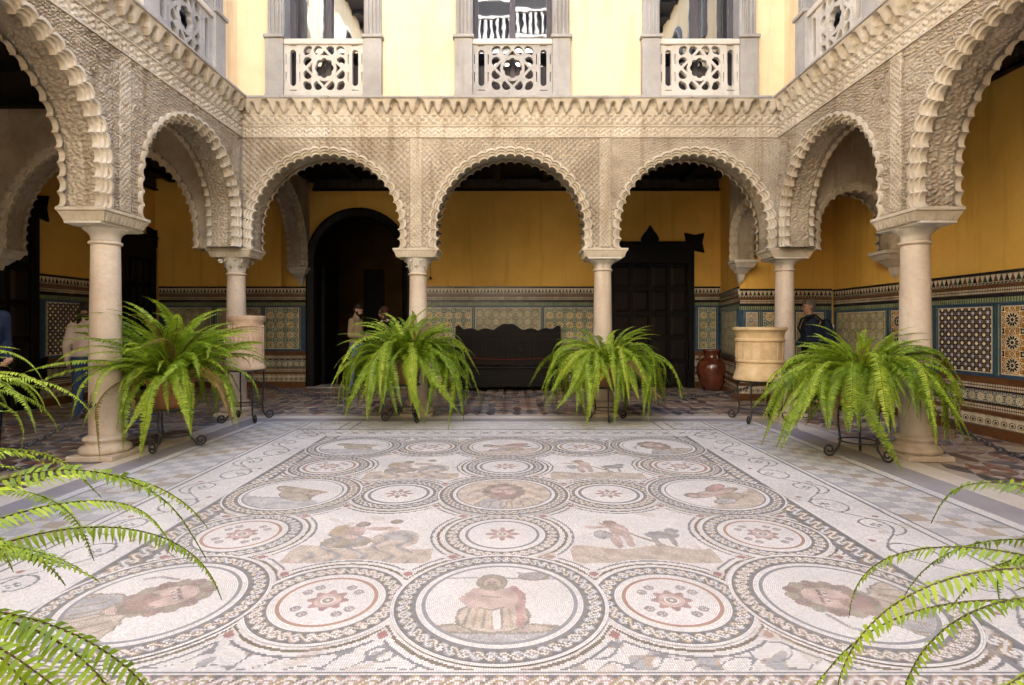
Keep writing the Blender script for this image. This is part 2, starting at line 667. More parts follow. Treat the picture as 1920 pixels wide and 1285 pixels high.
# ================================================================== dimensions
FX, FY = 3.86, 7.82            # courtyard faces of the side and end arcades
TH = 0.40                      # arcade thickness
ZB, ZBAND0, ZBAND1, ZFR, ZTOP = 2.43, 4.02, 4.18, 4.34, 4.575
GN, GE, GW = 11.63, 5.70, -7.60  # gallery walls: end, right, left
YS = -1.5                      # wall behind the camera
CEIL = 4.46
EAVE = 9.2


def struct(name, mb, mat, parent=None, **k):
    o = mb.build(name, mat, parent, **k)
    if parent is None:
        tag(o, kind='structure')
    return o


# ================================================================== ground and floors
g = MB()
g.add([(-400, -400, -0.03), (400, -400, -0.03), (400, 400, -0.03), (-400, 400, -0.03)], [(0, 1, 2, 3)])
struct('ground', g, M['grout'])

# ---- mosaic: every stone is a face with its own colour
W_ = np.array((0.655, 0.635, 0.62)); GREY = np.array((0.20, 0.205, 0.215)); MAR = np.array((0.25, 0.135, 0.125))
OCH = np.array((0.36, 0.275, 0.165)); PNK = np.array((0.46, 0.335, 0.295)); OLV = np.array((0.24, 0.205, 0.145))
BEI = np.array((0.47, 0.39, 0.31)); LGR = np.array((0.29, 0.29, 0.30)); DBR = np.array((0.14, 0.08, 0.065))
XC, YC0, PX, PY = -0.05, 2.58, 0.815, 0.825
RP, RR = 0.51, 0.375


def sstep(a, b, x):
    t = np.clip((x - a) / (b - a), 0, 1)
    return t * t * (3 - 2 * t)


def wob(x, y, s=1.0):
    return s * (np.sin(21 * x + 3 * np.sin(17 * y)) + np.sin(19 * y + 2 * np.sin(23 * x + 1))) * 0.5


def braid(C, s, t, msk, ca, cb, lam=1.0):
    """two twisted strands: s along in turns, t across -1..1"""
    ph = 2 * np.pi * s / lam
    a = 0.52 * np.sin(ph)
    da, db = np.abs(t - a), np.abs(t + a)
    C[msk] = GREY * 0.8
    for front in (False, True):
        for d, c, fr in ((da, ca, np.cos(ph) > 0), (db, cb, np.cos(ph) <= 0)):
            m = msk & (fr == front)
            C[m & (d < 0.50)] = GREY * 0.75
            C[m & (d < 0.40)] = c
            C[m & (d < 0.16)] = W_ * 0.97
    eye = msk & (np.abs(np.sin(ph)) > 0.93) & (np.abs(t) < 0.14)
    C[eye] = W_


def bust(C, u, v, sel, kind):
    """a figure in a round field of radius 1, u right, v up"""
    n1 = wob(u * 1.3, v * 1.3, 0.04)
    def P(cx, cy, rx, ry, col, line=True, rot=0.0):
        du, dv = u - cx, v - cy
        if rot:
            du, dv = du * math.cos(rot) + dv * math.sin(rot), -du * math.sin(rot) + dv * math.cos(rot)
        q = np.sqrt((du / rx) ** 2 + (dv / ry) ** 2 + 1e-9) + n1
        if line:
            C[sel & (q < 1 + 0.035 / min(rx, ry))] = OLV * 0.8
        C[sel & (q < 1)] = col
    def S(pts, w, col):
        for (x0, y0), (x1, y1) in zip(pts[:-1], pts[1:]):
            L2 = (x1 - x0) ** 2 + (y1 - y0) ** 2
            t = np.clip(((u - x0) * (x1 - x0) + (v - y0) * (y1 - y0)) / L2, 0, 1)
            C[sel & (np.hypot(u - x0 - t * (x1 - x0), v - y0 - t * (y1 - y0)) < w)] = col
    if kind == 0:      # bearded head and shoulders
        P(0.05, -0.85, 0.72, 0.50, BEI * 0.95)
        P(-0.30, -0.70, 0.28, 0.34, LGR * 1.2)
        for q in range(5):
            S([(-0.3 + 0.2 * q, -0.45 - 0.05 * abs(q - 2)), (-0.4 + 0.24 * q, -0.95)], 0.022, OLV)
        P(0.0, -0.35, 0.16, 0.22, PNK)
        P(0.0, 0.14, 0.42, 0.52, DBR * 1.8)
        for q in range(14):
            an = q * 2 * PI / 14
            P(0.40 * math.cos(an), 0.14 + 0.50 * math.sin(an), 0.10, 0.10, (DBR * 1.4 if q % 2 else OLV), False)
        P(0.0, 0.14, 0.28, 0.38, PNK)
        P(0.0, -0.16, 0.24, 0.20, DBR * 1.9)
        P(0.0, -0.09, 0.10, 0.035, MAR * 1.5, False)
        P(0.11, 0.10, 0.10, 0.20, PNK * 1.12, False)
        for sx in (-0.11, 0.11):
            S([(sx - 0.07, 0.27), (sx + 0.07, 0.28)], 0.022, DBR)
            P(sx, 0.20, 0.055, 0.032, W_, False)
            P(sx, 0.20, 0.026, 0.030, DBR, False)
        S([(0.0, 0.22), (-0.03, 0.05), (0.03, 0.03)], 0.020, MAR * 1.4)
        S([(-0.5, 0.3), (-0.75, 0.1), (-0.8, -0.1)], 0.03, LGR)
    elif kind == 1:    # seated draped figure
        C[sel & (v < -0.66 + n1)] = LGR * 1.25
        P(-0.05, -0.70, 0.68, 0.09, BEI * 0.85)
        P(-0.08, -0.42, 0.44, 0.36, BEI * 1.02)
        for q in range(7):
            S([(-0.38 + 0.10 * q, -0.15), (-0.44 + 0.12 * q, -0.68)], 0.02, OCH if q % 2 else OLV)
        S([(-0.05, -0.2), (-0.02, -0.66)], 0.05, W_)
        P(-0.12, 0.06, 0.27, 0.30, PNK * 1.1)
        S([(-0.33, 0.25), (-0.48, 0.02), (-0.34, -0.16)], 0.075, PNK)
        S([(0.1, 0.26), (0.22, 0.0), (0.12, -0.16)], 0.07, PNK)
        S([(0.18, 0.34), (0.30, 0.12), (0.26, -0.62)], 0.05, MAR * 1.6)
        S([(-0.25, 0.1), (0.0, 0.06)], 0.02, OLV)
        P(-0.12, 0.50, 0.19, 0.21, OLV * 1.1)
        P(-0.12, 0.47, 0.12, 0.15, PNK)
        P(-0.12, 0.39, 0.09, 0.07, OLV, False)
        for sx in (-0.16, -0.08):
            P(sx, 0.50, 0.022, 0.016, DBR, False)
        S([(0.1, 0.62), (0.85, 0.60)], 0.028, LGR)
        P(0.48, 0.68, 0.17, 0.10, LGR * 0.9)
        S([(0.36, 0.72), (0.26, 0.80)], 0.03, LGR * 0.9)
        S([(-0.85, 0.62), (-0.35, 0.64)], 0.022, LGR * 1.2)
    elif kind == 2:    # reclining figures
        C[sel & (v < -0.42 + 0.25 * u + n1)] = BEI
        P(0.05, 0.02, 0.60, 0.16, PNK)
        P(-0.52, 0.12, 0.15, 0.13, OLV)
        P(-0.52, 0.10, 0.09, 0.09, PNK, False)
        P(0.35, 0.26, 0.30, 0.13, MAR * 1.7, True, 0.3)
        P(0.15, -0.33, 0.34, 0.18, OCH)
        P(-0.2, -0.5, 0.25, 0.14, LGR * 1.2)
        S([(-0.35, 0.05), (-0.1, -0.2), (0.15, -0.22)], 0.05, PNK * 0.95)
        for q in range(4):
            S([(0.0 + 0.14 * q, -0.2), (-0.06 + 0.16 * q, -0.46)], 0.02, OLV)
    elif kind == 3:    # bird and draped figure
        C[sel & (v < -0.35 + n1 + 0.3 * np.sin(u * 2))] = LGR * 1.35
        P(-0.1, 0.1, 0.55, 0.18, BEI)
        P(0.2, -0.12, 0.42, 0.20, OLV * 1.4)
        P(0.38, 0.24, 0.12, 0.12, PNK)
        S([(-0.6, 0.12), (0.0, 0.32), (0.5, 0.42)], 0.06, OCH)
        for q in range(5):
            S([(-0.4 + 0.13 * q, 0.2), (-0.5 + 0.15 * q, -0.05)], 0.02, OLV)


def weather(C, sel, u, v, keep=0.80):
    """old stonework: tones shift within a figure and odd stones are replaced"""
    n = len(C)
    k = (1 + 0.10 * np.sin(9 * u + 3 * np.sin(7 * v)) + 0.08 * np.sin(11 * v + 3 * np.sin(8 * u + 1)))[:, None]
    F = (C * keep + W_ * (1 - keep)) * k
    sw = rng.random(n)
    pool = np.array([W_, LGR, OLV, BEI, PNK])
    pick = pool[rng.integers(0, 5, n)]
    F = np.where((sw < 0.20)[:, None], 0.5 * F + 0.5 * pick, F)
    plain = np.abs(C - W_).sum(1) < 0.03
    m = sel & ~plain
    C[m] = F[m]


def rosette(C, r, th, sel, kind):
    k = 8 if kind else 6
    lob = np.cos(k * th)
    s = r / (0.78 + 0.22 * lob)
    if kind:
        C[sel & (s < 0.50)] = MAR * 1.25
        C[sel & (s < 0.48) & (lob < -0.1)] = PNK
        C[sel & (s < 0.36) & (np.cos(k * th + np.pi) > 0.35)] = BEI
    else:
        st = r / (0.72 + 0.28 * np.abs(np.cos(4 * th)) ** 2)
        C[sel & (st < 0.46)] = MAR * 1.25
        C[sel & (r < 0.27)] = PNK * 1.1
    C[sel & (r < 0.17)] = W_
    C[sel & (r < 0.12)] = OLV
    C[sel & (r < 0.06)] = W_
    if not kind:
        for q in range(4):
            for dt in (-0.22, 0.22):
                a = q * PI / 2 + PI / 4 + dt
                dd = np.hypot(r * np.cos(th) - 0.68 * math.cos(a), r * np.sin(th) - 0.68 * math.sin(a))
                C[sel & (np.abs(dd - 0.085) < 0.035)] = LGR * 0.8
                C[sel & (dd < 0.04)] = MAR * 1.3


def stone_jitter(C, amt=0.13):
    n = len(C)
    k = 1 + rng.uniform(-amt, amt, n)
    C *= k[:, None]
    C *= 1 + rng.uniform(-0.035, 0.035, (n, 3))
    return np.clip(C, 0.02, 0.85)


cells = {}
for i in range(5):
    for j in range(5):
        cx, cy = XC + (i - 2) * PX, YC0 + j * PY
        cells[(i, j)] = (cx, cy, 'panel' if (i % 2 and j % 2) else ('portrait' if (i % 2 == 0 and j % 2 == 0) else 'rosette'))

X0, X1, Y0, Y1 = -3.45, 3.35, 1.25, 7.45
YM = 3.81


def mosaic_sheet(Y0s, Y1s, STEP):
    nx, ny = int(round((X1 - X0) / STEP)), int(round((Y1s - Y0s) / STEP))
    gx = np.linspace(X0, X1, nx + 1)
    gy = np.linspace(Y0s, Y1s, ny + 1)
    VX, VY = np.meshgrid(gx, gy, indexing='ij')
    FXc, FYc = np.meshgrid((gx[:-1] + gx[1:]) / 2, (gy[:-1] + gy[1:]) / 2, indexing='ij')
    x, y = FXc.ravel(), FYc.ravel()
    C = np.tile(W_, (x.size, 1))
    a = np.abs(x - XC)
    field = (a < 1.99) & (y > 2.06) & (y < 6.42)
    # two nearest medallion edges
    d1 = np.full(x.size, 9.0); d2 = np.full(x.size, 9.0)
    for (cx, cy, kd) in cells.values():
        if kd == 'panel':
            continue
        d = np.hypot(x - cx, y - cy) - (RP if kd == 'portrait' else RR)
        sw = d < d1
        d2 = np.where(sw, d1, np.minimum(d2, d))
        d1 = np.where(sw, d, d1)
    C[field & (d1 > 0.014) & (d1 < 0.032)] = OLV * 0.75
    C[field & (d1 > 0.058) & (d1 < 0.072)] = GREY
    C[field & (d1 > 0.024) & (d1 < 0.085) & (d2 < 0.10)] = W_ * 0.92
    C[field & (d1 > 0.034) & (d1 < 0.07) & (d2 < 0.078)] = MAR * 1.35
    edge = field & ((a > 1.80) | (y < 2.33) | (y > 6.16)) & (d1 > 0.072)
    C[edge & (wob(x * 1.1, y * 1.1) > 0.55)] = BEI * 0.95
    C[edge & (wob(x * 1.1 + 3, y * 1.1) > 0.72)] = LGR * 1.3
    C[edge & (np.abs(wob(x * 0.8, y * 0.9 + 2)) < 0.08)] = GREY * 1.2
    # figure panels
    for (cx, cy, kd) in cells.values():
        if kd != 'panel':
            continue
        u, v = (x - cx) / 0.36, (y - cy) / 0.36
        sel = field & (np.abs(u) < 1.15) & (np.abs(v) < 1.15) & (d1 > 0.085)
        n1 = wob(u * 0.9, v * 0.9, 0.08)
        def E2(px_, py_, rx, ry): return sel & ((((u - px_) / rx) ** 2 + ((v - py_) / ry) ** 2 + n1) < 1)
        C[sel] = W_ * 1.0
        C[sel & (v < -0.55 + 0.08 * np.sin(u * 5))] = BEI * 0.97
        if cx < XC:
            C[E2(-0.35, -0.32, 0.42, 0.28)] = OLV * 1.15
            C[E2(0.45, -0.2, 0.40, 0.42)] = BEI
            C[E2(0.5, -0.05, 0.28, 0.22)] = LGR
            C[E2(-0.35, 0.1, 0.2, 0.3)] = PNK
            C[E2(-0.62, 0.16, 0.16, 0.3)] = OCH
            C[E2(-0.28, 0.48, 0.13, 0.14)] = OLV * 0.9
            C[E2(0.3, 0.62, 0.12, 0.12)] = OLV * 0.9
            C[E2(0.12, 0.28, 0.3, 0.1)] = PNK * 1.05
            C[sel & (v < 0.0) & (np.abs(u) < 0.85) & (np.sin(u * 15 + 5 * v + 2 * np.sin(v * 9)) > 0.7)] = LGR * 0.85
        else:
            C[E2(-0.3, 0.55, 0.13, 0.13)] = DBR * 1.6
            C[E2(-0.2, 0.22, 0.17, 0.28)] = PNK
            C[E2(-0.45, 0.35, 0.34, 0.06)] = PNK
            C[E2(-0.12, -0.2, 0.08, 0.36)] = PNK
            C[E2(-0.33, -0.22, 0.09, 0.36)] = PNK * 0.95
            C[E2(-0.52, 0.0, 0.16, 0.2)] = LGR
            C[E2(0.5, -0.02, 0.30, 0.17)] = LGR * 0.75
            C[E2(0.72, 0.18, 0.13, 0.11)] = LGR * 0.7
            C[E2(0.33, -0.28, 0.05, 0.24)] = LGR * 0.75
            C[E2(0.62, -0.28, 0.05, 0.24)] = LGR * 0.75
            C[sel & (np.abs(v - 0.55 + 1.1 * (u + 0.5)) < 0.05) & (u > -0.5) & (u < 0.45)] = OCH * 0.85
        weather(C, sel, u, v)
    # border lines and braids
    def line(m, c): C[m] = c
    for lo, hi in ((1.99, 2.13),):
        for sg in (-1, 1):
            m = (sg * (x - XC) > lo) & (sg * (x - XC) < hi) & (y > 1.93) & (y < 6.42)
            braid(C, y / 0.17, (a - (lo + hi) / 2) / ((hi - lo) / 2), m, OCH * 0.95, LGR)
    m = (y > 1.935) & (y < 2.035) & (a < 2.13)
    braid(C, x / 0.155, (y - 1.985) / 0.05, m, PNK * 0.95, OCH)
    for q in (1.925, 2.045):
        line((np.abs(y - q) < 0.008) & (a < 2.14), GREY)
    for q in (1.985, 2.14, 2.66, 2.72, 3.30):
        line((np.abs(a - q) < 0.011) & (y > 1.9 if q < 2.2 else y > 0), GREY)
    line((np.abs(y - 6.43) < 0.012) & (a < 2.14), GREY)
    # end bands
    m = (y > 6.47) & (y < 6.86) & (a < 2.6)
    C[m] = W_ * 0.98
    cxm = np.mod(x, 0.20) - 0.10
    line(m & (np.abs(np.abs(cxm) - np.abs(y - 6.66) * 0.9) < 0.012) & (np.abs(cxm) < 0.075), GREY)
    line(m & (np.hypot(cxm, y - 6.66) < 0.026), MAR)
    for q in (6.48, 6.86, 6.90):
        line((np.abs(y - q) < 0.009) & (a < 2.66), LGR * 0.7)
    m = (y > 6.90) & (a < 2.66)
    C[m & (wob(x * 0.5, y * 2.0) > 0.62)] = BEI * 0.95
    # scroll borders
    for sg in (-1, 1):
        m = (sg * (x - XC) > 2.15) & (sg * (x - XC) < 2.65) & (y < 7.4)
        yy = np.mod(y, 0.84) - 0.42
        dx = a - 2.40
        stem = 0.13 * np.sin(2 * np.pi * y / 0.84)
        line(m & (np.abs(dx - stem) < 0.008), LGR * 0.75)
        for oy, ox in ((0.21, -0.05), (-0.21, 0.05)):
            rr_ = np.hypot(dx - ox, yy - oy); tt = np.arctan2(dx - ox, yy - oy)
            sp = rr_ - (0.055 + 0.019 * (tt + np.pi))
            line(m & (np.abs(sp) < 0.007) & (rr_ < 0.18), LGR * 0.75)
            line(m & (rr_ < 0.035) & (np.cos(4 * tt) > -0.2), GREY * 1.1)
            line(m & (np.hypot(dx - ox * 3, yy - oy - 0.16) < 0.02), MAR * 1.4)
    # chequered outer border
    m = (a > 2.73) & (a < 3.29)
    ck = (np.floor((a - 2.73) / 0.14) + np.floor(y / 0.13)).astype(int) % 2 == 0
    nz = wob(x * 0.35, y * 0.3)
    C[m] = W_ * 0.90
    C[m & ck] = LGR * 1.5
    C[m & ck & (nz > 0.2)] = BEI * 0.9
    # plain white edge stones beside the dark lines
    C *= (1 + 0.05 * wob(x * 0.23, y * 0.21))[:, None]
    wear = (wob(x * 0.31 + 5, y * 0.37) + wob(x * 0.9, y * 0.8)) > 1.35
    C[wear] = C[wear] * 0.6 + BEI * 0.4
    C = stone_jitter(C)
    verts = np.stack([VX.ravel() - X0, VY.ravel() - Y0s, np.zeros(VX.size)], -1)
    return np_mesh('mosaic_floor', verts, grid_quads(nx + 1, ny + 1), colors=C), (X1 - X0) / nx


me, st = mosaic_sheet(YM, Y1, 0.0125)
mosaic = link('mosaic_floor', me, tessera_mat('mosaic_stones', 'grid', st), loc=(X0, YM, 0))
tag(mosaic, kind='structure')
me, st = mosaic_sheet(Y0, YM, 0.0094)
mosaic_near = link('near_field', me, tessera_mat('mosaic_stones_near', 'grid', st), mosaic, loc=(0, Y0 - YM, 0))


def medallion(cx, cy, kd, idx, rot, fig):
    Ro = RP if kd == 'portrait' else RR
    near = cy < 3.6
    nr = int(Ro / (0.0088 if near else 0.0125))
    dr = Ro / nr
    nt_ = (300 if near else 220) if kd == 'portrait' else (224 if near else 160)
    rr = np.linspace(0, Ro, nr + 1); rr[0] = 0.002
    th = np.arange(nt_) * 2 * np.pi / nt_
    T, Q = np.meshgrid(th, rr, indexing='ij')
    zed = 0.006 if kd == 'portrait' else 0.003
    vv = np.stack([(Q * np.cos(T)).ravel(), (Q * np.sin(T)).ravel(), np.zeros(T.size)], -1)
    rc = (rr[:-1] + rr[1:]) / 2
    Tc, Rc = np.meshgrid(th + np.pi / nt_, rc, indexing='ij')
    t, r = Tc.ravel(), Rc.ravel()
    C = np.tile(W_, (t.size, 1))
    if kd == 'portrait':
        rf, g0, g1 = 0.352, 0.405, 0.488
    else:
        rf, g0, g1 = 0.215, 0.272, 0.352
    sel = r < rf
    u, v = r * np.cos(t) / rf, r * np.sin(t) / rf
    ur, vr = u * math.cos(rot) + v * math.sin(rot), -u * math.sin(rot) + v * math.cos(rot)
    if kd == 'portrait':
        if fig[1]:
            C[sel] = BEI * 1.08
        bust(C, ur, vr, sel, fig[0])
        weather(C, sel, ur, vr)
        C[(r > rf) & (r < rf + 0.018)] = GREY * 1.35
    else:
        rosette(C, r / rf, t, sel, fig[0])
        weather(C, sel, u, v, 0.8)
        if fig[0] == 0:
            C[(r > rf - 0.002) & (r < rf + 0.016)] = MAR * 1.7
            C[(r > rf + 0.004) & (r < rf + 0.018)] = OCH
        else:
            C[(r > rf) & (r < rf + 0.02)] = GREY * 1.2
    gm = (r > g0) & (r < g1)
    nb = 26 if kd == 'portrait' else 18
    ca = (OCH * 0.95, OLV * 1.15, BEI * 0.95)[idx % 3]
    cb = (LGR, LGR * 1.15, OLV * 1.3)[idx % 3]
    braid(C, t / (2 * np.pi) * nb, (r - (g0 + g1) / 2) / ((g1 - g0) / 2), gm, ca, cb)
    C[np.abs(r - g0) < 0.007] = GREY
    C[(r > g1) & (r < g1 + 0.008)] = GREY * 0.9
    C = stone_jitter(C)
    me = np_mesh('medallion', vv, grid_quads(nt_, nr + 1, wrap=True)[:, ::-1], colors=C)
    key = 'tess_' + kd + str(near)
    if key not in M:
        M[key] = tessera_mat('mosaic_stones_' + key[5:].lower(), 'ring', dr, nt_)
    o = link('medallion', me, M[key], mosaic, loc=(cx - X0, cy - YM, zed))
    return o


ROT = {(0, 0): -0.95, (4, 0): 1.25, (2, 0): 0.0, (0, 2): -0.6, (2, 2): 0.1, (4, 2): 0.5, (0, 4): -0.4, (2, 4): 0, (4, 4): 0.4}
FIG = {(0, 0): (0, 0), (4, 0): (0, 0), (2, 0): (1, 0), (0, 2): (3, 0), (2, 2): (0, 1), (4, 2): (2, 0), (0, 4): (3, 0), (2, 4): (2, 0), (4, 4): (0, 0)}
for idx, ((i, j), (cx, cy, kd)) in enumerate(cells.items()):
    if kd == 'portrait':
        medallion(cx, cy, kd, idx, ROT[(i, j)], FIG[(i, j)])
    elif kd == 'rosette':
        medallion(cx, cy, kd, idx, 0, (1 if (j == 2 or i == 2) else 0, 0))

# ---- marble margins round the mosaic
mb = MB()
mb.box(-4.3, 4.3, -1.4, Y0 - 0.002, -0.02, -0.001)
struct('near_paving', mb, M['white_strip'])
for nm, lab, xa, xb, mt in (('grey_kerb_strip', 'l', -3.68, X0 - 0.002, 'grey_strip'), ('white_kerb_strip', 'l', -3.90, -3.683, 'white_strip'),
                            ('grey_kerb_strip', 'r', X1 + 0.002, 3.64, 'grey_strip'), ('white_kerb_strip', 'r', 3.643, 3.90, 'white_strip')):
    mb = MB()
    mb.box(xa, xb, Y0, 7.70 if 'grey' in nm else 7.90, -0.02, 0.004)
    bev(struct(nm, mb, M[mt]), 0.003, 1)
mb = MB(); mb.box(X0, X1, Y1 + 0.002, 7.70, -0.02, 0.004)
bev(struct('grey_kerb_strip', mb, M['grey_strip']), 0.003, 1)
mb = MB(); mb.box(-3.68, 3.64, 7.703, 7.90, -0.02, 0.0045)
bev(struct('white_kerb_strip', mb, M['white_strip']), 0.003, 1)

# ---- gallery floor: cut marble pieces in pale joints
mb = MB()
mb.box(GW - 0.1, -3.903, YS, GN + 0.4, -0.02, -0.002)
mb.box(3.903, GE + 0.1, YS, 9.7, -0.02, -0.002)
mb.box(-3.903, 4.6, 7.903, GN + 0.4, -0.02, -0.0015)
gfloor = struct('gallery_floor', mb, M['grout'])
PC = 0.40


def lens_poly(L, wdt, n=5):
    top = [(-L / 2 + L * k / n, wdt / 2 * math.sin(PI * k / n)) for k in range(n + 1)]
    return top + [(p[0], -p[1]) for p in top[-2:0:-1]]


def dia_poly(L, cut, n=4):
    out = []
    cs = [(L, 0), (0, L), (-L, 0), (0, -L)]
    for q in range(4):
        p0, p1 = cs[q], cs[(q + 1) % 4]
        for k in range(n):
            t = k / n
            px_, py_ = p0[0] + (p1[0] - p0[0]) * t, p0[1] + (p1[1] - p0[1]) * t
            s = 1 - cut * math.sin(PI * t)
            out.append((px_ * s, py_ * s))
    return out


def piece_mesh(name, poly):
    m_ = MB().prism(poly, -0.006, 0.004, 'xy').mesh(name)
    m_.materials.append(M['pieces'])
    return m_


PM = {'lens': lens_poly(PC * 0.95, PC * 0.36), 'dia': dia_poly(PC * 0.40, 0.36), 'core': dia_poly(PC * 0.14, -0.35)}
PMe = {k: piece_mesh('marble_piece', v) for k, v in PM.items()}
spots = []
for i in range(-20, 16):
    for j in range(-2, 31):
        bx_, by_ = i * PC + 0.1, j * PC
        for kd, ox, oy, rz in (('lens', PC / 2, 0, 0), ('lens', 0, PC / 2, PI / 2), ('dia', PC / 2, PC / 2, 0)):
            px_, py_ = bx_ + ox, by_ + oy
            ok = (GW < px_ - 0.15 and px_ < -4.02 and 2.0 < py_ < GN - 0.15) or (4.02 < px_ < GE - 0.15 and 2.0 < py_ < 9.45) or \
                 (-4.02 <= px_ <= 4.02 and 8.03 < py_ < GN - 0.15)
            if ok:
                vis = 1.0 if (px_ > 4 or py_ > 8) else 0.7
                spots.append((vis / (px_ * px_ + py_ * py_), kd, px_, py_, rz))
spots.sort(key=lambda s: -s[0])
rest = MB()
for n_, (vv_, kd, px_, py_, rz) in enumerate(spots):
    if n_ < 290:
        link('marble_piece', PMe[kd], None, gfloor, loc=(px_, py_, 0.002), rot=(0, 0, rz))
    else:
        ca_, sa_ = math.cos(rz), math.sin(rz)
        poly = [(px_ + p[0] * ca_ - p[1] * sa_, py_ + p[0] * sa_ + p[1] * ca_) for p in PM[kd]]
        rest.prism(poly, -0.004, 0.006, 'xy')
o = link('marble_pieces_far', rest.mesh('marble_pieces_far', fix=False), M['pieces'], gfloor)
o.name = 'marble_paving'
tag(o, kind='stuff')

# ================================================================== carved arcades
def pat_star(p, d=0.020):
    def f(x, z):
        u, v = x / p, z / p
        k = np.abs(np.sin(np.pi * (u + v))) * np.abs(np.sin(np.pi * (u - v)))
        r = np.cos(2 * np.pi * u * 2) * np.cos(2 * np.pi * v * 2)
        h = sstep(0.18, 0.34, k) * (0.55 + 0.45 * sstep(-0.25, 0.2, r))
        return d * (h + 0.35 * (sstep(0.0, 0.10, 0.12 - k)))
    return f


def pat_lattice(p, d=0.020):
    def f(x, z):
        u, v = x / p, z / p * 0.8
        w = 0.12 * np.sin(2 * np.pi * u * 2)
        a, b = np.abs(np.sin(np.pi * (u + v + w))), np.abs(np.sin(np.pi * (u - v - w)))
        g = sstep(0.2, 0.42, np.minimum(a, b))
        e = sstep(0.55, 0.8, a * b)
        return d * (0.25 + 0.55 * (1 - g) + 0.6 * e)
    return f


def pat_arab(p, d=0.014, sd=0.0):
    def f(x, z):
        k = 2 * np.pi / p
        xw = x + 0.22 * p * np.sin(k * 0.9 * z + sd) + 0.15 * p * np.sin(k * 1.7 * x + 2 + sd)
        zw = z + 0.22 * p * np.sin(k * 1.05 * x + 1 + sd) + 0.15 * p * np.sin(k * 1.6 * z + sd)
        s = np.sin(k * xw) * np.sin(k * zw) + 0.55 * np.sin(k * 1.35 * (xw + zw)) * np.sin(k * 1.3 * (xw - zw))
        t = np.sin(k * 2.3 * xw + 1) * np.sin(k * 2.3 * zw)
        return d * (0.65 * sstep(-0.12, 0.22, s) + 0.35 * sstep(-0.2, 0.3, t))
    return f


def pat_floral(p, d=0.02):
    """staggered rosettes with leaves between, cut in two levels"""
    def f(x, z):
        v = z / p
        row = np.floor(v)
        u = x / p + 0.5 * np.mod(row, 2)
        a, b = u - np.floor(u) - 0.5, v - row - 0.5
        r, th = np.hypot(a, b), np.arctan2(b, a)
        s = r / (0.84 + 0.16 * np.cos(6 * th + 4 * r))
        h = sstep(0.43, 0.38, s) * sstep(0.27, 0.31, s) * 0.8 + sstep(0.24, 0.20, s) * sstep(0.06, 0.10, s)
        q = np.sin(2 * np.pi * 2 * a + 3 * np.sin(2 * np.pi * b)) * np.sin(2 * np.pi * 2 * b)
        h = np.where(s > 0.46, 0.75 * sstep(0.05, 0.3, np.abs(q)), h)
        w = 0.8 + 0.2 * np.sin(31 * x + 17 * z) * np.sin(23 * z - 11 * x)
        return d * h * w
    return f


def pat_script(p, d=0.008):
    def f(x, z):
        s = np.sin(2 * np.pi * x / p + 1.2 * np.sin(2 * np.pi * x / (p * 3.3)))
        t = np.sin(2 * np.pi * z / (p * 1.3) + 2 * np.sin(2 * np.pi * x / (p * 2.1)))
        return d * (0.6 * sstep(-0.1, 0.5, s) * sstep(-0.6, 0.2, t) + 0.4 * sstep(0.1, 0.5, t))
    return f


def relief_strip(name, x0, x1, z0, z1, y, pat, step, parent, mat, rim=0.012):
    nx_, nz_ = max(2, int((x1 - x0) / step)), max(2, int((z1 - z0) / step))
    xs, zs_ = np.linspace(x0, x1, nx_ + 1), np.linspace(z0, z1, nz_ + 1)
    X_, Z_ = np.meshgrid(xs, zs_, indexing='ij')
    h = pat(X_, Z_)
    e = np.minimum(np.minimum(X_ - x0, x1 - X_), np.minimum(Z_ - z0, z1 - Z_))
    h = np.where(e < rim * 0.2, -0.02, np.where(e < rim, 0.008, h))
    v = np.stack([X_.ravel(), (y - h).ravel(), Z_.ravel()], -1)
    return link(name, np_mesh(name, v, grid_quads(nx_ + 1, nz_ + 1)), mat, parent)


def scallop_mesh():
    """one lobe of a cusped arch: x along, z outward, y depth (face towards -y)"""
    n = 8
    mb = MB()
    ts = [-1 + 2 * k / n for k in range(n + 1)]
    w = 0.074
    def ri(t): return -0.050 * (1 - math.sqrt(max(0, 1 - (0.985 * t) ** 2)))
    def ro(t): return 0.056 + 0.044 * math.sqrt(max(0, 1 - 0.93 * t * t))
    prof = [(0.0, 0.06), (0.0, 0.004), (0.30, -0.002), (0.36, -0.024), (0.62, -0.026), (0.68, -0.050), (1.0, -0.046), (1.0, 0.02)]
    vs = []
    for t in ts:
        a_, b_ = ri(t), ro(t)
        for (q, yy) in prof:
            zz = a_ + (b_ - a_) * q
            vs.append((t * w, yy, zz))
    m_ = len(prof)
    fs = [(i * m_ + k, (i + 1) * m_ + k, (i + 1) * m_ + k + 1, i * m_ + k + 1) for i in range(n) for k in range(m_ - 1)]
    fs += [tuple(range(m_)), tuple(n * m_ + k for k in range(m_ - 1, -1, -1))]
    mb.add(vs, fs)
    me = mb.mesh('scallop', smooth=True, angle=R(35))
    me.materials.append(M['carved_light'])
    return me


SCAL = scallop_mesh()


def arch_path(xc, Rr, zs, zb, n):
    L1, L2 = zs - zb, PI * Rr
    tot = 2 * L1 + L2
    n1 = max(3, int(n * L1 / tot)); n2 = n - 2 * n1
    px_ = np.concatenate([np.full(n1, xc - Rr), xc - Rr * np.cos(np.linspace(0, PI, n2)), np.full(n1, xc + Rr)])
    pz_ = np.concatenate([np.linspace(zb, zs, n1, endpoint=False), zs + Rr * np.sin(np.linspace(0, PI, n2)), np.linspace(zs, zb, n1 + 1)[1:]])
    nx_ = np.concatenate([np.full(n1, -1.0), -np.cos(np.linspace(0, PI, n2)), np.full(n1, 1.0)])
    nz_ = np.concatenate([np.zeros(n1), np.sin(np.linspace(0, PI, n2)), np.zeros(n1)])
    return px_, pz_, nx_, nz_


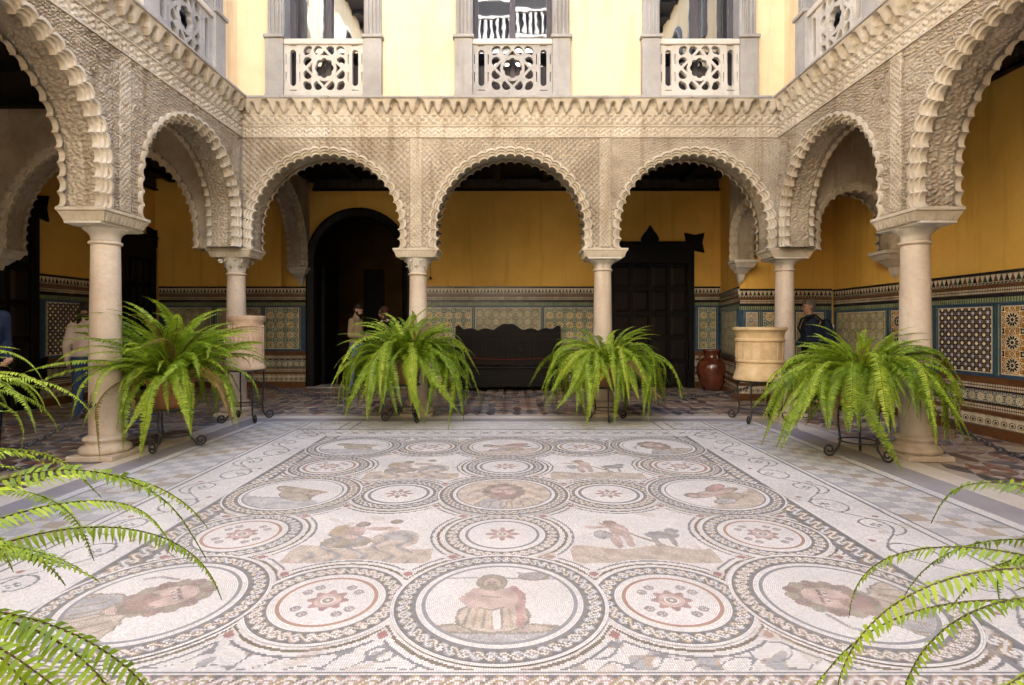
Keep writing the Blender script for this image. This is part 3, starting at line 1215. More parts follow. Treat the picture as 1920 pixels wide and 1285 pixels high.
def arch_bay(parent, x0, x1, xc, Rr, zs, zb, zt, th, pat, spat, n=400, nv=58, mat=None, smat=None, back=True, scallops=True, lite=False):
    mat = mat or M['carved']
    smat = smat or M['carved']
    Ro = Rr + 0.035
    px_, pz_, nx_, nz_ = arch_path(xc, Ro, zs, zb, n)
    # outer frame points
    with np.errstate(divide='ignore', invalid='ignore'):
        t1 = np.where(nx_ < -1e-6, (x0 - px_) / nx_, np.where(nx_ > 1e-6, (x1 - px_) / nx_, 1e9))
        t2 = np.where(nz_ > 1e-6, (zt - pz_) / nz_, 1e9)
    t = np.minimum(t1, t2)
    qx, qz = px_ + nx_ * t, pz_ + nz_ * t
    for cx_ in (x0, x1):      # snap to the frame corners
        k = int(np.argmin(np.hypot(qx - cx_, qz - zt)))
        qx[k], qz[k] = cx_, zt
    v = np.linspace(0, 1, nv + 1)
    X_ = px_[:, None] + (qx - px_)[:, None] * v[None]
    Z_ = pz_[:, None] + (qz - pz_)[:, None] * v[None]
    h = pat(X_, Z_)
    h[:, 0] = 0; h[:, -1] = 0
    vv = np.stack([X_.ravel(), -h.ravel(), Z_.ravel()], -1)
    link('spandrel', np_mesh('spandrel', vv, grid_quads(n, nv + 1)[:, ::-1]), mat, parent)
    if back:
        vb = np.stack([np.stack([px_, qx], 1).ravel(), np.full(2 * n, th), np.stack([pz_, qz], 1).ravel()], -1)
        link('rear_face', np_mesh('rear_face', vb, grid_quads(n, 2)), mat, parent)
    # soffit with carving
    nd = 34 if not lite else 12
    yd = np.linspace(0, th, nd + 1)
    seg = np.concatenate([[0], np.cumsum(np.hypot(np.diff(px_), np.diff(pz_)))])
    S_, D_ = np.meshgrid(seg, yd, indexing='ij')
    hs = spat(S_, D_) * (sstep(0.05, 0.06, D_) * sstep(0.05, 0.06, th - D_))
    vv = np.stack([(px_[:, None] - nx_[:, None] * hs).ravel(), D_.ravel(), (pz_[:, None] - nz_[:, None] * hs).ravel()], -1)
    sof = link('arch_soffit', np_mesh('arch_soffit', vv, grid_quads(n, nd + 1)), smat, parent)
    if scallops:
        L1, L2 = zs - zb, PI * Rr
        tot = 2 * L1 + L2
        k = max(8, int(round(tot / 0.138)))
        sp = tot / k
        for q in range(k):
            s = (q + 0.5) * sp
            if s < L1:
                p, nrm = (xc - Rr, zb + s), (-1, 0)
            elif s < L1 + L2:
                a_ = (s - L1) / Rr
                nrm = (-math.cos(a_), math.sin(a_))
                p = (xc + Rr * nrm[0], zs + Rr * nrm[1])
            else:
                p, nrm = (xc + Rr, zs - (s - L1 - L2)), (1, 0)
            be = math.atan2(nrm[0], nrm[1])
            jit = random.uniform(0.97, 1.03)
            link('scallop', SCAL, None, sof, loc=(p[0], 0, p[1]), rot=(0, be, 0), scale=(sp / 0.148, 1, jit))
            link('scallop', SCAL, None, sof, loc=(p[0], th, p[1]), rot=(0, be, 0), scale=(sp / 0.148, -1, jit))
    return sof


def muqarnas_mesh(w=0.37):
    """one bracket group of the stalactite cornice, face towards -y, z from 0 to 0.2"""
    nx_, nz_ = 64, 36
    xs, zs_ = np.linspace(0, w, nx_ + 1), np.linspace(0, 0.20, nz_ + 1)
    X_, Z_ = np.meshgrid(xs, zs_, indexing='ij')
    u, v = X_ / w, Z_ / 0.20
    def niche(c, hw0, vs_, vt):
        q = np.clip((v - vs_) / (vt - vs_), 0, 1)
        hw = hw0 * np.sqrt(1 - q * q) + np.maximum(0, vs_ - v) * 0.24
        e = hw - np.minimum(np.abs(u - c), 1 - np.abs(u - c))
        return np.where(v > vt, -0.2, e)
    big, small = niche(0.0, 0.175, 0.48, 0.96), niche(0.485, 0.085, 0.40, 0.80)
    inside = np.maximum(big, small)
    front = 0.048 + 0.050 * v + 0.012 * np.clip(-inside / 0.06, 0, 1)
    d = np.where(inside > 0.0, 0.004 + 0.03 * (big < 0.055) * (big > 0) * sstep(0.3, 0.5, v), front)
    d = np.where(v < 0.10, 0.004, d)
    vv = np.stack([X_.ravel(), -d.ravel(), Z_.ravel()], -1)
    me = np_mesh('bracket', vv, grid_quads(nx_ + 1, nz_ + 1))
    me.materials.append(M['carved_light'])
    return me


MUQ = muqarnas_mesh()


def pilaster(parent, xa, w, z0, z1, pat):
    relief_strip('pilaster_strip', xa - w / 2, xa + w / 2, z0, z1, -0.012, pat, 0.009, parent, M['carved_light'])


def arcade(name, label, loc, rz, xa, xb, bays, pats, zs_list, seams):
    """bays = (x0, x1, xc, R)"""
    t = thing(name, label, 'arcade', loc, rz)
    for (b, pt, zs) in zip(bays, pats, zs_list):
        arch_bay(t, b[0], b[1], b[2], b[3], zs, ZB, ZBAND0, TH, pt[0], pt[1], n=b[4], nv=b[5], lite=b[5] < 40)
    for s in seams:
        pilaster(t, s, 0.17, ZB + 0.01, ZBAND0 - 0.006, pat_star(0.057, 0.014))
    # backing core above the arches
    mb = MB().box(xa, xb, 0.012, TH, ZBAND0 + 0.004, ZTOP - 0.03)
    mb.build('wall_core', M['carved'], t)
    relief_strip('inscription_band', xa, xb, ZBAND0, ZBAND1, -0.016, pat_script(0.05, 0.018), 0.0095, t, M['carved_light'])
    relief_strip('carved_frieze', xa, xb, ZBAND1, ZFR + 0.02, -0.006, pat_star(0.11, 0.030), 0.0095, t, M['carved_light'])
    for zz in (ZBAND0, ZBAND1):
        MB().box(xa, xb, -0.032, -0.004, zz - 0.008, zz + 0.008).build('fillet', M['carved_light'], t)
    n_ = int(round((xb - xa) / 0.37))
    sx = (xb - xa) / n_ / 0.37
    for k in range(n_):
        link('bracket', MUQ, None, t, loc=(xa + k * 0.37 * sx, -0.004, ZFR), scale=(sx, 1, 1))
    # crowning slab in a few worn lengths
    m_ = 6
    for k in range(m_):
        a_, b_ = xa + (xb - xa) * k / m_, xa + (xb - xa) * (k + 1) / m_
        dz = random.uniform(-0.004, 0.004)
        bev(MB().box(a_ + 0.002, b_ - 0.002, -0.130 + dz, 0.13, ZFR + 0.198, ZTOP + dz).build('cornice_slab', M['grey_stone'], t), 0.01, 2)
    return t


HI = (540, 80); LO = (160, 24)
sof_p = pat_arab(0.09, 0.018, 1.0)
arcN = arcade('arcade_wall', 'carved plaster arcade of three scalloped arches facing the camera', (0, FY, 0), 0, -FX, FX,
              [(-3.855, -1.36, -2.66, 1.075) + HI, (-1.36, 1.36, 0.0, 1.075) + HI, (1.36, 3.855, 2.64, 1.075) + HI],
              [(pat_star(0.092, 0.024), sof_p), (pat_star(0.080, 0.022), sof_p), (pat_lattice(0.10, 0.024), sof_p)], [2.715] * 3, [-1.36, 1.36])
for sx in (-1, 1):
    MB().box(min(sx * 3.862, sx * 4.26), max(sx * 3.862, sx * 4.26), 0.0, TH, ZB, 4.4).build('corner_pier', M['carved'], arcN)
YE = 0.23
ebays = [(-7.815, -5.43, -6.68, 0.97) + HI, (-5.43, -2.83, -4.11, 1.03) + HI, (-2.83, -0.23, -1.53, 1.03) + LO]
epats = [(pat_floral(0.15, 0.030), pat_arab(0.10, 0.022)), (pat_floral(0.155, 0.032), pat_arab(0.105, 0.024)), (pat_arab(0.115, 0.016), sof_p)]
arcE = arcade('arcade_wall', 'carved plaster arcade along the right side of the courtyard', (FX, 0, 0), R(-90), -7.815, -0.1, ebays, epats,
              [2.80, 2.76, 2.76], [-5.43, -2.83])
wbays = [(b[0] * -1, b[1] * -1, b[2] * -1, b[3], b[4], b[5]) for b in ebays]
wbays = [(b[1], b[0], b[2], b[3], b[4], b[5]) for b in wbays]
epats2 = [(pat_floral(0.145, 0.030), pat_arab(0.095, 0.022)), (pat_floral(0.15, 0.032), pat_arab(0.105, 0.024)), (pat_arab(0.115, 0.016), sof_p)]
arcW = arcade('arcade_wall', 'carved plaster arcade along the left side of the courtyard', (-FX, 0, 0), R(90), 0.1, 7.815, wbays, epats2,
              [2.80, 2.76, 2.76], [5.43, 2.83])


# ---- columns
def column(x, y, label, cap, along, ring=2.10):
    """along: True when the arcade runs in x"""
    t = thing('column', label, 'column', (x, y, 0))
    w1, w2 = (0.33, 0.235) if along else (0.235, 0.33)
    bev(MB().box(-0.225, 0.225, -0.225, 0.225, 0.0, 0.055).build('plinth', M['marble'], t), 0.012, 2)
    MB().lathe([(0.205, 0.055), (0.222, 0.075), (0.224, 0.10), (0.205, 0.125), (0.178, 0.135), (0.165, 0.155), (0.170, 0.175), (0.185, 0.185),
                (0.19, 0.20), (0.18, 0.218), (0.155, 0.225), (0.15, 0.235)], 32).build('base', M['marble'], t, smooth=True, angle=R(50))
    sh = []
    for k in range(13):
        q = k / 12
        sh.append((0.141 - 0.018 * q ** 1.8, 0.235 + (ring - 0.235) * q))
    MB().lathe(sh, 32).build('shaft', M['marble'], t, smooth=True, angle=R(60))
    MB().lathe([(0.124, ring - 0.012), (0.142, ring - 0.002), (0.146, ring + 0.010), (0.140, ring + 0.022), (0.124, ring + 0.028)], 32).build(
        'neck_ring', M['marble'], t, smooth=True, angle=R(60))
    z1 = 2.30
    if cap == 'plain':
        c = MB().lathe([(0.123, ring + 0.028), (0.126, ring + 0.075), (0.145, ring + 0.105), (0.185, ring + 0.135), (0.192, ring + 0.150)], 32)
        c.frustum((-w1 * 0.62, w1 * 0.62, -w2 * 0.78, w2 * 0.78, ring + 0.147), (-w1 * 0.70, w1 * 0.70, -w2 * 0.88, w2 * 0.88, z1 - 0.02))
        c.box(-w1 * 0.74, w1 * 0.74, -w2 * 0.92, w2 * 0.92, z1 - 0.021, z1 + 0.001)
        bev(c.build('capital', M['pale_stone'], t, smooth=True, angle=R(35)), 0.004, 1)
    else:
        c = MB().lathe([(0.123, ring + 0.026), (0.128, ring + 0.06), (0.14, ring + 0.12), (0.185, z1 - 0.03), (0.19, z1)], 24)
        c.build('capital', M['pale_stone'], t, smooth=True)
        lm = MB()      # a curled leaf
        pts = [(-0.02, 0.0), (0.0, 0.06), (0.012, 0.10), (0.045, 0.125), (0.062, 0.105)]
        vs, fs = [], []
        for k, (rr_, zz) in enumerate(pts):
            hw = (0.028, 0.034, 0.034, 0.026, 0.012)[k]
            vs += [(-hw, -rr_, zz), (0, -rr_ - 0.012, zz), (hw, -rr_, zz), (0, -rr_ + 0.018, zz - 0.004)]
        for k in range(4):
            for q in range(4):
                fs.append((k * 4 + q, k * 4 + (q + 1) % 4, k * 4 + 4 + (q + 1) % 4, k * 4 + 4 + q))
        lm.add(vs, fs)
        leaf = lm.mesh('leaf_ornament', smooth=True)
        leaf.materials.append(M['pale_stone'])
        for row, (r0, z0, n_, s_) in enumerate(((0.125, ring + 0.03, 8, 0.85), (0.142, ring + 0.085, 8, 0.95))):
            for k in range(n_):
                a_ = 2 * PI * (k + 0.5 * row) / n_
                link('leaf_ornament', leaf, None, t, loc=(r0 * math.sin(a_), -r0 * math.cos(a_), z0), rot=(0, 0, a_), scale=(s_,) * 3)
        if cap == 'volute':
            for k in range(4):
                a_ = PI / 4 + k * PI / 2
                v_ = MB()
                path = [(0.03 * math.cos(q) * (1 - q / 14), 0, 0.03 * math.sin(q) * (1 - q / 14)) for q in [i * 0.6 for i in range(18)]]
                v_.tube(path, 0.012, 6)
                v_.build('volute', M['pale_stone'], t, smooth=True, loc=(0.215 * math.cos(a_), 0.215 * math.sin(a_), z1 - 0.05), rot=(0, 0, a_))
    # carved impost block
    ab = MB()
    ab.frustum((-w1 * 0.80, w1 * 0.80, -w2 * 0.84, w2 * 0.84, z1), (-w1 * 0.97, w1 * 0.97, -w2 * 0.97, w2 * 0.97, 2.395))
    ab.box(-w1, w1, -w2, w2, 2.396, 2.43)
    bev(ab.build('impost', M['carved_light'], t), 0.005, 2)
    # little leaves carved round the impost
    tm = MB().frustum((-0.016, 0.016, -0.004, 0.006, 0), (-0.022, 0.022, -0.026, -0.006, 0.075)).mesh('impost_leaf')
    tm.materials.append(M['carved_light'])
    for sgn, ax in ((-1, 0), (1, 0), (-1, 1), (1, 1)):
        half, oth = (w1, w2) if ax == 0 else (w2, w1)
        m_ = int(half * 2 * 0.86 / 0.055)
        for k in range(m_):
            p = -half * 0.84 + (k + 0.5) * half * 1.68 / m_
            yy = sgn * oth * 0.86
            if ax == 0:
                link('impost_leaf', tm, None, t, loc=(p, yy, z1 + 0.008), rot=(0, 0, 0 if sgn < 0 else PI))
            else:
                link('impost_leaf', tm, None, t, loc=(yy, p, z1 + 0.008), rot=(0, 0, -PI / 2 if sgn < 0 else PI / 2))
    return t


CX, CY = 4.04, 8.02
column(-CX, 5.43, 'thick marble column nearest the camera on the left, behind a tall fern', 'plain', False, 2.12)
column(CX, 5.43, 'thick marble column nearest the camera on the right, behind a wide fern', 'plain', False, 2.12)
column(-CX, CY, 'corner marble column with scrolled capital beside the ribbed clay drum', 'volute', True, 2.06)
column(CX, CY, 'corner marble column with plain capital beside the yellow clay drum', 'plain', True, 2.12)
column(-1.36, CY, 'slender marble column with carved leaf capital behind a bushy fern', 'leaf', True, 2.06)
column(1.36, CY, 'slender marble column with plain capital left of the dark panelled door', 'plain', True, 2.12)


# ---- arches that cross the galleries
def cross_arch(label, loc, rz, x0, x1, xc, Rr, zs, zb, corb, n=240):
    t = thing('cross_arch', label, 'arch', loc, rz)
    arch_bay(t, x0, x1, xc, Rr, zs, zb, CEIL - 0.005, 0.34, pat_arab(0.11, 0.010, 3), pat_arab(0.12, 0.010), n=n, nv=24)
    if corb is not None:
        sg = 1 if corb > xc else -1
        a_, b_ = (corb - 0.30, corb - 0.002) if sg > 0 else (corb + 0.002, corb + 0.30)
        c = MB()
        c.box(a_, b_, -0.04, 0.38, zb - 0.05, zb)
        def fr(z0, z1_, k0, k1):
            def sp(k):
                if sg > 0:
                    return (b_ - (b_ - a_) * k, b_, 0.17 - 0.2 * k, 0.17 + 0.2 * k)
                return (a_, a_ + (b_ - a_) * k, 0.17 - 0.2 * k, 0.17 + 0.2 * k)
            c.frustum(sp(k0) + (z0,), sp(k1) + (z1_,))
        fr(zb - 0.13, zb - 0.051, 0.78, 0.93)
        fr(zb - 0.16, zb - 0.131, 0.62, 0.66)
        fr(zb - 0.22, zb - 0.161, 0.40, 0.58)
        fr(zb - 0.34, zb - 0.221, 0.22, 0.32)
        fr(zb - 0.42, zb - 0.341, 0.02, 0.20)
        bev(c.build('corbel', M['pale_stone'], t), 0.004, 1)
    return t


cross_arch('scalloped plaster arch crossing the right gallery behind the corner column', (0, CY - 0.17, 0), 0, 4.262, GE - 0.004, 4.99, 0.52, 2.76, 2.41, GE)
cross_arch('narrow scalloped arch between the corner column and the tiled end wall at right', (CX - 0.17, 0, 0), R(-90), -9.596, -8.23, -8.92, 0.50, 2.80, 2.45, -9.596)
cross_arch('wide scalloped plaster arch crossing the shadowy left gallery', (0, CY - 0.17, 0), 0, GW + 0.004, -4.262, -5.93, 1.36, 2.62, 2.43, GW)
cross_arch('tall scalloped arch springing from a corbel left of the arched doorway', (-4.46 - 0.17, 0, 0), R(-90), -GN + 0.004, -8.23, -9.93, 1.38, 2.75, 2.55, -GN)

# ================================================================== gallery walls
wt = thing('gallery_wall', 'mustard yellow end wall of the gallery behind the three arches', 'wall', (0, GN, 0))
# opening for the arched doorway
DX, DR, DZ = -3.24, 0.93, 2.72
px_, pz_, nx_, nz_ = arch_path(DX, DR + 0.02, DZ, 0.0, 60)
x0_, x1_, zt_ = -4.9, -1.9, CEIL + 0.2
with np.errstate(divide='ignore', invalid='ignore'):
    t1 = np.where(nx_ < -1e-6, (x0_ - px_) / nx_, np.where(nx_ > 1e-6, (x1_ - px_) / nx_, 1e9))
    t2 = np.where(nz_ > 1e-6, (zt_ - pz_) / nz_, 1e9)
tt_ = np.minimum(t1, t2)
qx, qz = px_ + nx_ * tt_, pz_ + nz_ * tt_
for cx_ in (x0_, x1_):
    k = int(np.argmin(np.hypot(qx - cx_, qz - zt_))); qx[k], qz[k] = cx_, zt_
n_ = len(px_)
v_ = np.concatenate([np.stack([px_, np.full(n_, 0.35), pz_], 1)[:, None], np.stack([px_, np.zeros(n_), pz_], 1)[:, None],
                     np.stack([qx, np.zeros(n_), qz], 1)[:, None], np.stack([qx, np.full(n_, 0.35), qz], 1)[:, None]], 1).reshape(-1, 3)
link('plaster_face', np_mesh('plaster_face', v_, grid_quads(n_, 4)[:, ::-1]), M['mustard'], wt)
mb = MB().box(GW - 0.4, x0_, 0, 0.35, 0, CEIL + 0.2).box(x1_, 4.5, 0, 0.35, 0, CEIL + 0.2)
mb.build('plaster_face', M['mustard'], wt)
MB().box(GW - 0.4, GE + 0.4, 0.0, 0.35, CEIL + 0.2, EAVE).build('upper_wall', M['cream_wall'], wt)

wt = thing('gallery_wall', 'mustard yellow wall of the right gallery above bright tile panels', 'wall', (GE, 4, 0))
MB().box(0, 0.35, YS - 4, 9.6 - 4 + 2.5, 0, EAVE).build('plaster_face', M['mustard'], wt)
wt = thing('gallery_wall', 'short mustard yellow wall closing the right gallery behind the corner column', 'wall', (4.05, 9.6, 0))
MB().prism([(0.0, 0.0), (GE - 4.052, 0.0), (GE - 4.052, 2.35), (0.44, 2.35), (0.44, 2.02)], 0, CEIL + 0.2, 'xy').build('plaster_face', M['mustard'], wt)
wt = thing('gallery_wall', 'dim mustard yellow wall of the left gallery with dark doors', 'wall', (GW, 4, 0))
MB().box(-0.35, 0, YS - 4, GN - 4, 0, EAVE).build('plaster_face', M['mustard'], wt)

# room beyond the arched doorway
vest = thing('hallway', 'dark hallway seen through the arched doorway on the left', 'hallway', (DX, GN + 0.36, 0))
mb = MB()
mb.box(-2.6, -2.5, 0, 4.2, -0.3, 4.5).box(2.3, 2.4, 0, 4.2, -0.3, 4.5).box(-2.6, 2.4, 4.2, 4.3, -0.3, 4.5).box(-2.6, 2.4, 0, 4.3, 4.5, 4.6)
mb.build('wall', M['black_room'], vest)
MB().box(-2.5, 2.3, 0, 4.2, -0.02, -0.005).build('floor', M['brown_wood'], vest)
MB().box(-1.1, -0.5, 4.1, 4.19, 0, 3.0).build('far_door', M['dark_wood'], vest)
# stair rail inside
rail = MB().tube([(0.35, 2.2, 1.05), (2.2, 2.2, 1.35)], 0.04, 8)
rail.build('handrail', M['dark_wood'], vest)
bm_ = MB().lathe([(0.02, 0), (0.03, 0.1), (0.018, 0.3), (0.035, 0.55), (0.018, 0.8), (0.025, 1.0)], 8).mesh('baluster', smooth=True)
bm_.materials.append(M['brown_wood'])
for k in range(9):
    link('baluster', bm_, None, vest, loc=(0.4 + 0.2 * k, 2.2, 0.06 + 0.03 * k))
MB().box(0.2, 0.4, 2.1, 2.3, 0, 1.5).build('newel_post', M['brown_wood'], vest)

# dark timber doorway arch
dw = thing('doorway_frame', 'broad black timber arch framing the open doorway on the left', 'doorway', (DX, GN, 0))
px_, pz_, nx_, nz_ = arch_path(0, DR, DZ, 0.0, 70)
prof = [(0.0, 0.37), (0.0, -0.04), (0.03, -0.07), (0.09, -0.07), (0.11, -0.10), (0.17, -0.10), (0.19, -0.05), (0.19, -0.003)]
v_ = np.stack([np.stack([px_ + nx_ * q, np.full(len(px_), yy), pz_ + nz_ * q], 1) for q, yy in prof], 1).reshape(-1, 3)
o = link('arched_frame', np_mesh('arched_frame', v_, grid_quads(len(px_), len(prof))[:, ::-1]), M['dark_wood'], dw)
# an open leaf folded back inside
lf = MB().box(-DR + 0.01, -DR + 0.07, 0.37, 1.3, 0.02, 2.65)
lf.build('open_leaf', M['dark_wood'], dw)
MB().box(-1.1, 1.1, -0.12, 0.35, 0.0, 0.03).build('threshold', M['grey_strip'], dw)

# ---- ceilings and beams
mb = MB()
mb.box(GW - 0.3, -4.26, YS, GN + 0.3, CEIL, CEIL + 0.1)
mb.box(4.26, GE + 0.3, YS, GN + 0.3, CEIL, CEIL + 0.1)
mb.box(-4.26, 4.26, FY + 0.3, GN + 0.3, CEIL + 0.002, CEIL + 0.1)
ceil = struct('ceiling', mb, M['brown_wood'])
for k in range(13):
    xx = -7.2 + k * 0.98
    if abs(xx) > 4.1 and k % 1 == 0 and xx > 4.1:
        continue
    y0_ = FY + TH + 0.01
    bev(MB().box(xx, xx + 0.14, y0_, GN - 0.16, CEIL - 0.12, CEIL - 0.001).build('beam', M['dark_wood'], ceil), 0.01, 1)
for k in range(8):
    yy = 0.6 + k * 0.98
    bev(MB().box(FX + TH + 0.01, GE - 0.16, yy, yy + 0.12, CEIL - 0.10, CEIL - 0.001).build('beam', M['dark_wood'], ceil), 0.01, 1)
    bev(MB().box(GW + 0.16, -FX - TH - 0.01, yy, yy + 0.14, CEIL - 0.12, CEIL - 0.001).build('beam', M['dark_wood'], ceil), 0.01, 1)
# carved timber frieze under the ceiling
def frieze(x0, x1, loc, rz):
    o = relief_strip('timber_frieze', x0, x1, CEIL - 0.22, CEIL - 0.002, -0.05, pat_arab(0.12, 0.02), 0.02, ceil, M['frieze_wood'])
    o.location = loc
    o.rotation_euler = (0, 0, rz)
    p = MB().box(x0, x1, -0.10, -0.0, CEIL - 0.26, CEIL - 0.225).build('moulding', M['dark_wood'], ceil, loc=loc, rot=(0, 0, rz))
frieze(-4.2, 4.45, (0, GN, 0), 0)
frieze(-9.5, 0.5, (GE, 0, 0), R(-90))
frieze(-1.0, 11.6, (GW, 0, 0), R(90))

# ================================================================== upper storey
def upper_wall(label, loc, rz, xa, xb, openings, ztop=EAVE):
    t = thing('upper_wall', label, 'wall', loc, rz)
    mb = MB()
    z0, zo0, zo1 = ZTOP - 0.05, ZTOP + 0.02, 7.7
    xs = [xa] + [q for c in openings for q in (c - 0.60, c + 0.60)] + [xb]
    for k in range(0, len(xs), 2):
        mb.box(xs[k], xs[k + 1], 0, 0.30, z0, zo1)
    mb.box(xa, xb, 0, 0.30, zo1 + 0.001, ztop)
    mb.build('plaster_face', M['cream_wall'], t)
    return t


UY = FY + 0.12
UX = FX + 0.14
upper_wall('cream upper wall with three balcony windows above the end arcade', (0, UY, 0), 0, -UX + 0.001, UX - 0.001, [-2.70, 0.03, 2.74])
upper_wall('cream upper wall above the right arcade', (UX, 0, 0), R(-90), -UY - 0.3, -YS, [-6.62])
upper_wall('cream upper wall above the left arcade', (-UX, 0, 0), R(90), YS, UY + 0.3, [6.62])
sw = thing('rear_wall', 'cream wall behind the camera closing the courtyard', 'wall', (0, YS, 0))
MB().box(-8, 6.1, -0.3, 0, 4.5, 12.2).build('plaster_face', M['rear_plaster'], sw)
MB().box(-8, 6.1, -0.3, 0, 0, 4.499).build('lower_face', M['carved'], sw)
# roof over the galleries with dark eaves
mb = MB()
ev = 0.42
mb.box(-UX + ev - 4.5, -UX + ev, YS, GN + 0.5, EAVE, EAVE + 0.12)
mb.box(UX - ev, UX + 2.5, YS, GN + 0.5, EAVE, EAVE + 0.12)
mb.box(-UX + ev + 0.001, UX - ev - 0.001, UY - ev, GN + 0.5, EAVE, EAVE + 0.12)
rf = thing('eaves_roof', 'dark timber eaves round the top of the courtyard, seen reflected in the windows', 'roof', (0, 4, EAVE))
mb.build('roof_deck', M['brown_wood'], rf).location = (0, -4, -EAVE)
rb = MB().box(0, 0.1, -ev, 0, -0.11, -0.002).mesh('rafter'); rb.materials.append(M['dark_wood'])
for k in range(14):
    yy = -1 + k * 0.62 - 4
    link('rafter', rb, None, rf, loc=(UX, yy, 0), rot=(0, 0, -PI / 2))
    link('rafter', rb, None, rf, loc=(-UX, yy, 0), rot=(0, 0, PI / 2))
# railing on the rear wall, reflected in the middle window
rr_ = thing('roof_railing', 'pale baluster railing on the wall behind the camera, reflected in the middle window', 'railing', (0.05, YS + 0.12, 10.55))
MB().box(-1.25, 1.25, -0.118, -0.10, 0.0, 1.5).build('reflection_backing', M['dark_wood'], rr_)  # dark panel added behind the balusters to darken the middle window's reflection
MB().box(-1.3, 1.3, -0.08, 0.08, 0.85, 0.95).build('top_rail', M['grey_stone'], rr_)
MB().box(-1.3, 1.3, -0.08, 0.08, 0.0, 0.10).build('bottom_rail', M['grey_stone'], rr_)
bl = MB().lathe([(0.05, 0.1), (0.07, 0.2), (0.035, 0.45), (0.05, 0.75), (0.05, 0.85)], 10).mesh('baluster', smooth=True); bl.materials.append(M['grey_stone'])
for k in range(13):
    link('baluster', bl, None, rr_, loc=(-1.2 + k * 0.2, 0, 0))
# arched attic windows on the side walls (they show in the window reflections)
def attic(label, loc, rz):
    t = thing('attic_window', label, 'window', loc, rz)
    px_, pz_, nx_, nz_ = arch_path(0, 0.30, 0.35, -0.5, 40)
    poly = list(zip(px_.tolist(), pz_.tolist()))
    MB().prism(poly, -0.012, 0.0).build('pane', M['dark_wood'], t)
    prof = [(0.0, -0.0), (0.0, -0.06), (0.08, -0.06), (0.08, -0.03), (0.14, -0.03), (0.14, 0.0)]
    v_ = np.stack([np.stack([px_ + nx_ * q, np.full(len(px_), yy), pz_ + nz_ * q], 1) for q, yy in prof], 1).reshape(-1, 3)
    link('hood_moulding', np_mesh('hood_moulding', v_, grid_quads(len(px_), len(prof))[:, ::-1]), M['grey_stone'], t)
attic('arched attic window high on the right wall, farther one', (UX - 0.002, 4.6, 7.75), R(-90))
attic('arched attic window high on the right wall, nearer one', (UX - 0.002, 3.2, 7.75), R(-90))
attic('arched attic window high on the left wall, farther one', (-UX + 0.002, 4.6, 7.75), R(90))
attic('arched attic window high on the left wall, nearer one', (-UX + 0.002, 3.2, 7.75), R(90))


# ---- balcony windows
def tracery():
    k = 0.00116
    loops = [[(-495, -300), (495, -300), (495, 300), (-495, 300)]]
    def circ(cx, cy, r, n=20, a0=0, a1=2 * PI): return [(cx + r * math.cos(a0 + (a1 - a0) * q / n), cy + r * math.sin(a0 + (a1 - a0) * q / n)) for q in range(n)]
    loops.append([(r_ * math.cos(t_), r_ * math.sin(t_)) for t_, r_ in [(2 * PI * q / 64, 108 * (1 + 0.16 * abs(math.cos(4 * 2 * PI * q / 64)) - 0.04)) for q in range(64)]])
    for q in range(4):
        ca_, sa_ = math.cos(q * PI / 2), math.sin(q * PI / 2)
        def rot(ps): return [(p[0] * ca_ - p[1] * sa_, p[0] * sa_ + p[1] * ca_) for p in ps]
        a0, a1 = math.atan2(139, 60), math.atan2(139, -60)
        tri = [(0, 208), (-66, 139)] + [(152 * math.cos(a1 + (a0 - a1) * i / 6), 152 * math.sin(a1 + (a0 - a1) * i / 6)) for i in range(1, 6)] + [(66, 139)]
        loops.append(rot(tri))
        for (cx, cy) in ((75, 205), (-75, 205)):
            ps = []
            for p in circ(cx, cy, 57, 24):
                l1 = abs(p[0]) + abs(p[1])
                if l1 < 246:
                    d = (246 - l1) / 2
                    p = (p[0] + math.copysign(d, cx), p[1] + d)
                ps.append(p)
            loops.append(rot(ps))
        ps = [(148, 236), (180, 262), (220, 256), (248, 238), (262, 205), (262, 172), (240, 150), (205, 162), (172, 176), (156, 205)]
        loops.append(rot(ps))
    for sg in (-1, 1):
        c = sg * 388
        loops.append([(c + 40 * math.cos(t_), 175 + 40 * math.sin(t_)) for t_ in [PI * i / 8 for i in range(9)]] +
                     [(c + 40 * math.cos(t_), -175 + 40 * math.sin(t_)) for t_ in [PI + PI * i / 8 for i in range(9)]])
        for sx in (-88, 84):
            for sy in (-105, 105):
                loops.append([(c + sx - 7, sy - 60), (c + sx + 7, sy - 60), (c + sx + 7, sy + 60), (c + sx - 7, sy + 60)])
        for sy in (-262, 262):
            loops.append([(c - 45, sy - 7), (c + 45, sy - 7), (c + 45, sy + 7), (c - 45, sy + 7)])
    cu = bpy.data.curves.new('tracery', 'CURVE')
    cu.dimensions = '2D'
    cu.fill_mode = 'BOTH'
    cu.extrude = 0.035
    cu.bevel_depth = 0.002
    cu.bevel_resolution = 1
    for lp in loops:
        s = cu.splines.new('POLY')
        s.points.add(len(lp) - 1)
        for p, q in zip(s.points, lp):
            p.co = (q[0] * k, q[1] * k, 0, 1)
        s.use_cyclic_u = True
    ob = bpy.data.objects.new('tmp', cu)
    COL.objects.link(ob)
    dg = bpy.context.evaluated_depsgraph_get()
    me = bpy.data.meshes.new_from_object(ob.evaluated_get(dg))
    bpy.data.objects.remove(ob)
    me.transform(Matrix.Rotation(R(90), 4, 'X'))
    me.name = 'tracery'
    return me


TRAC = tracery()


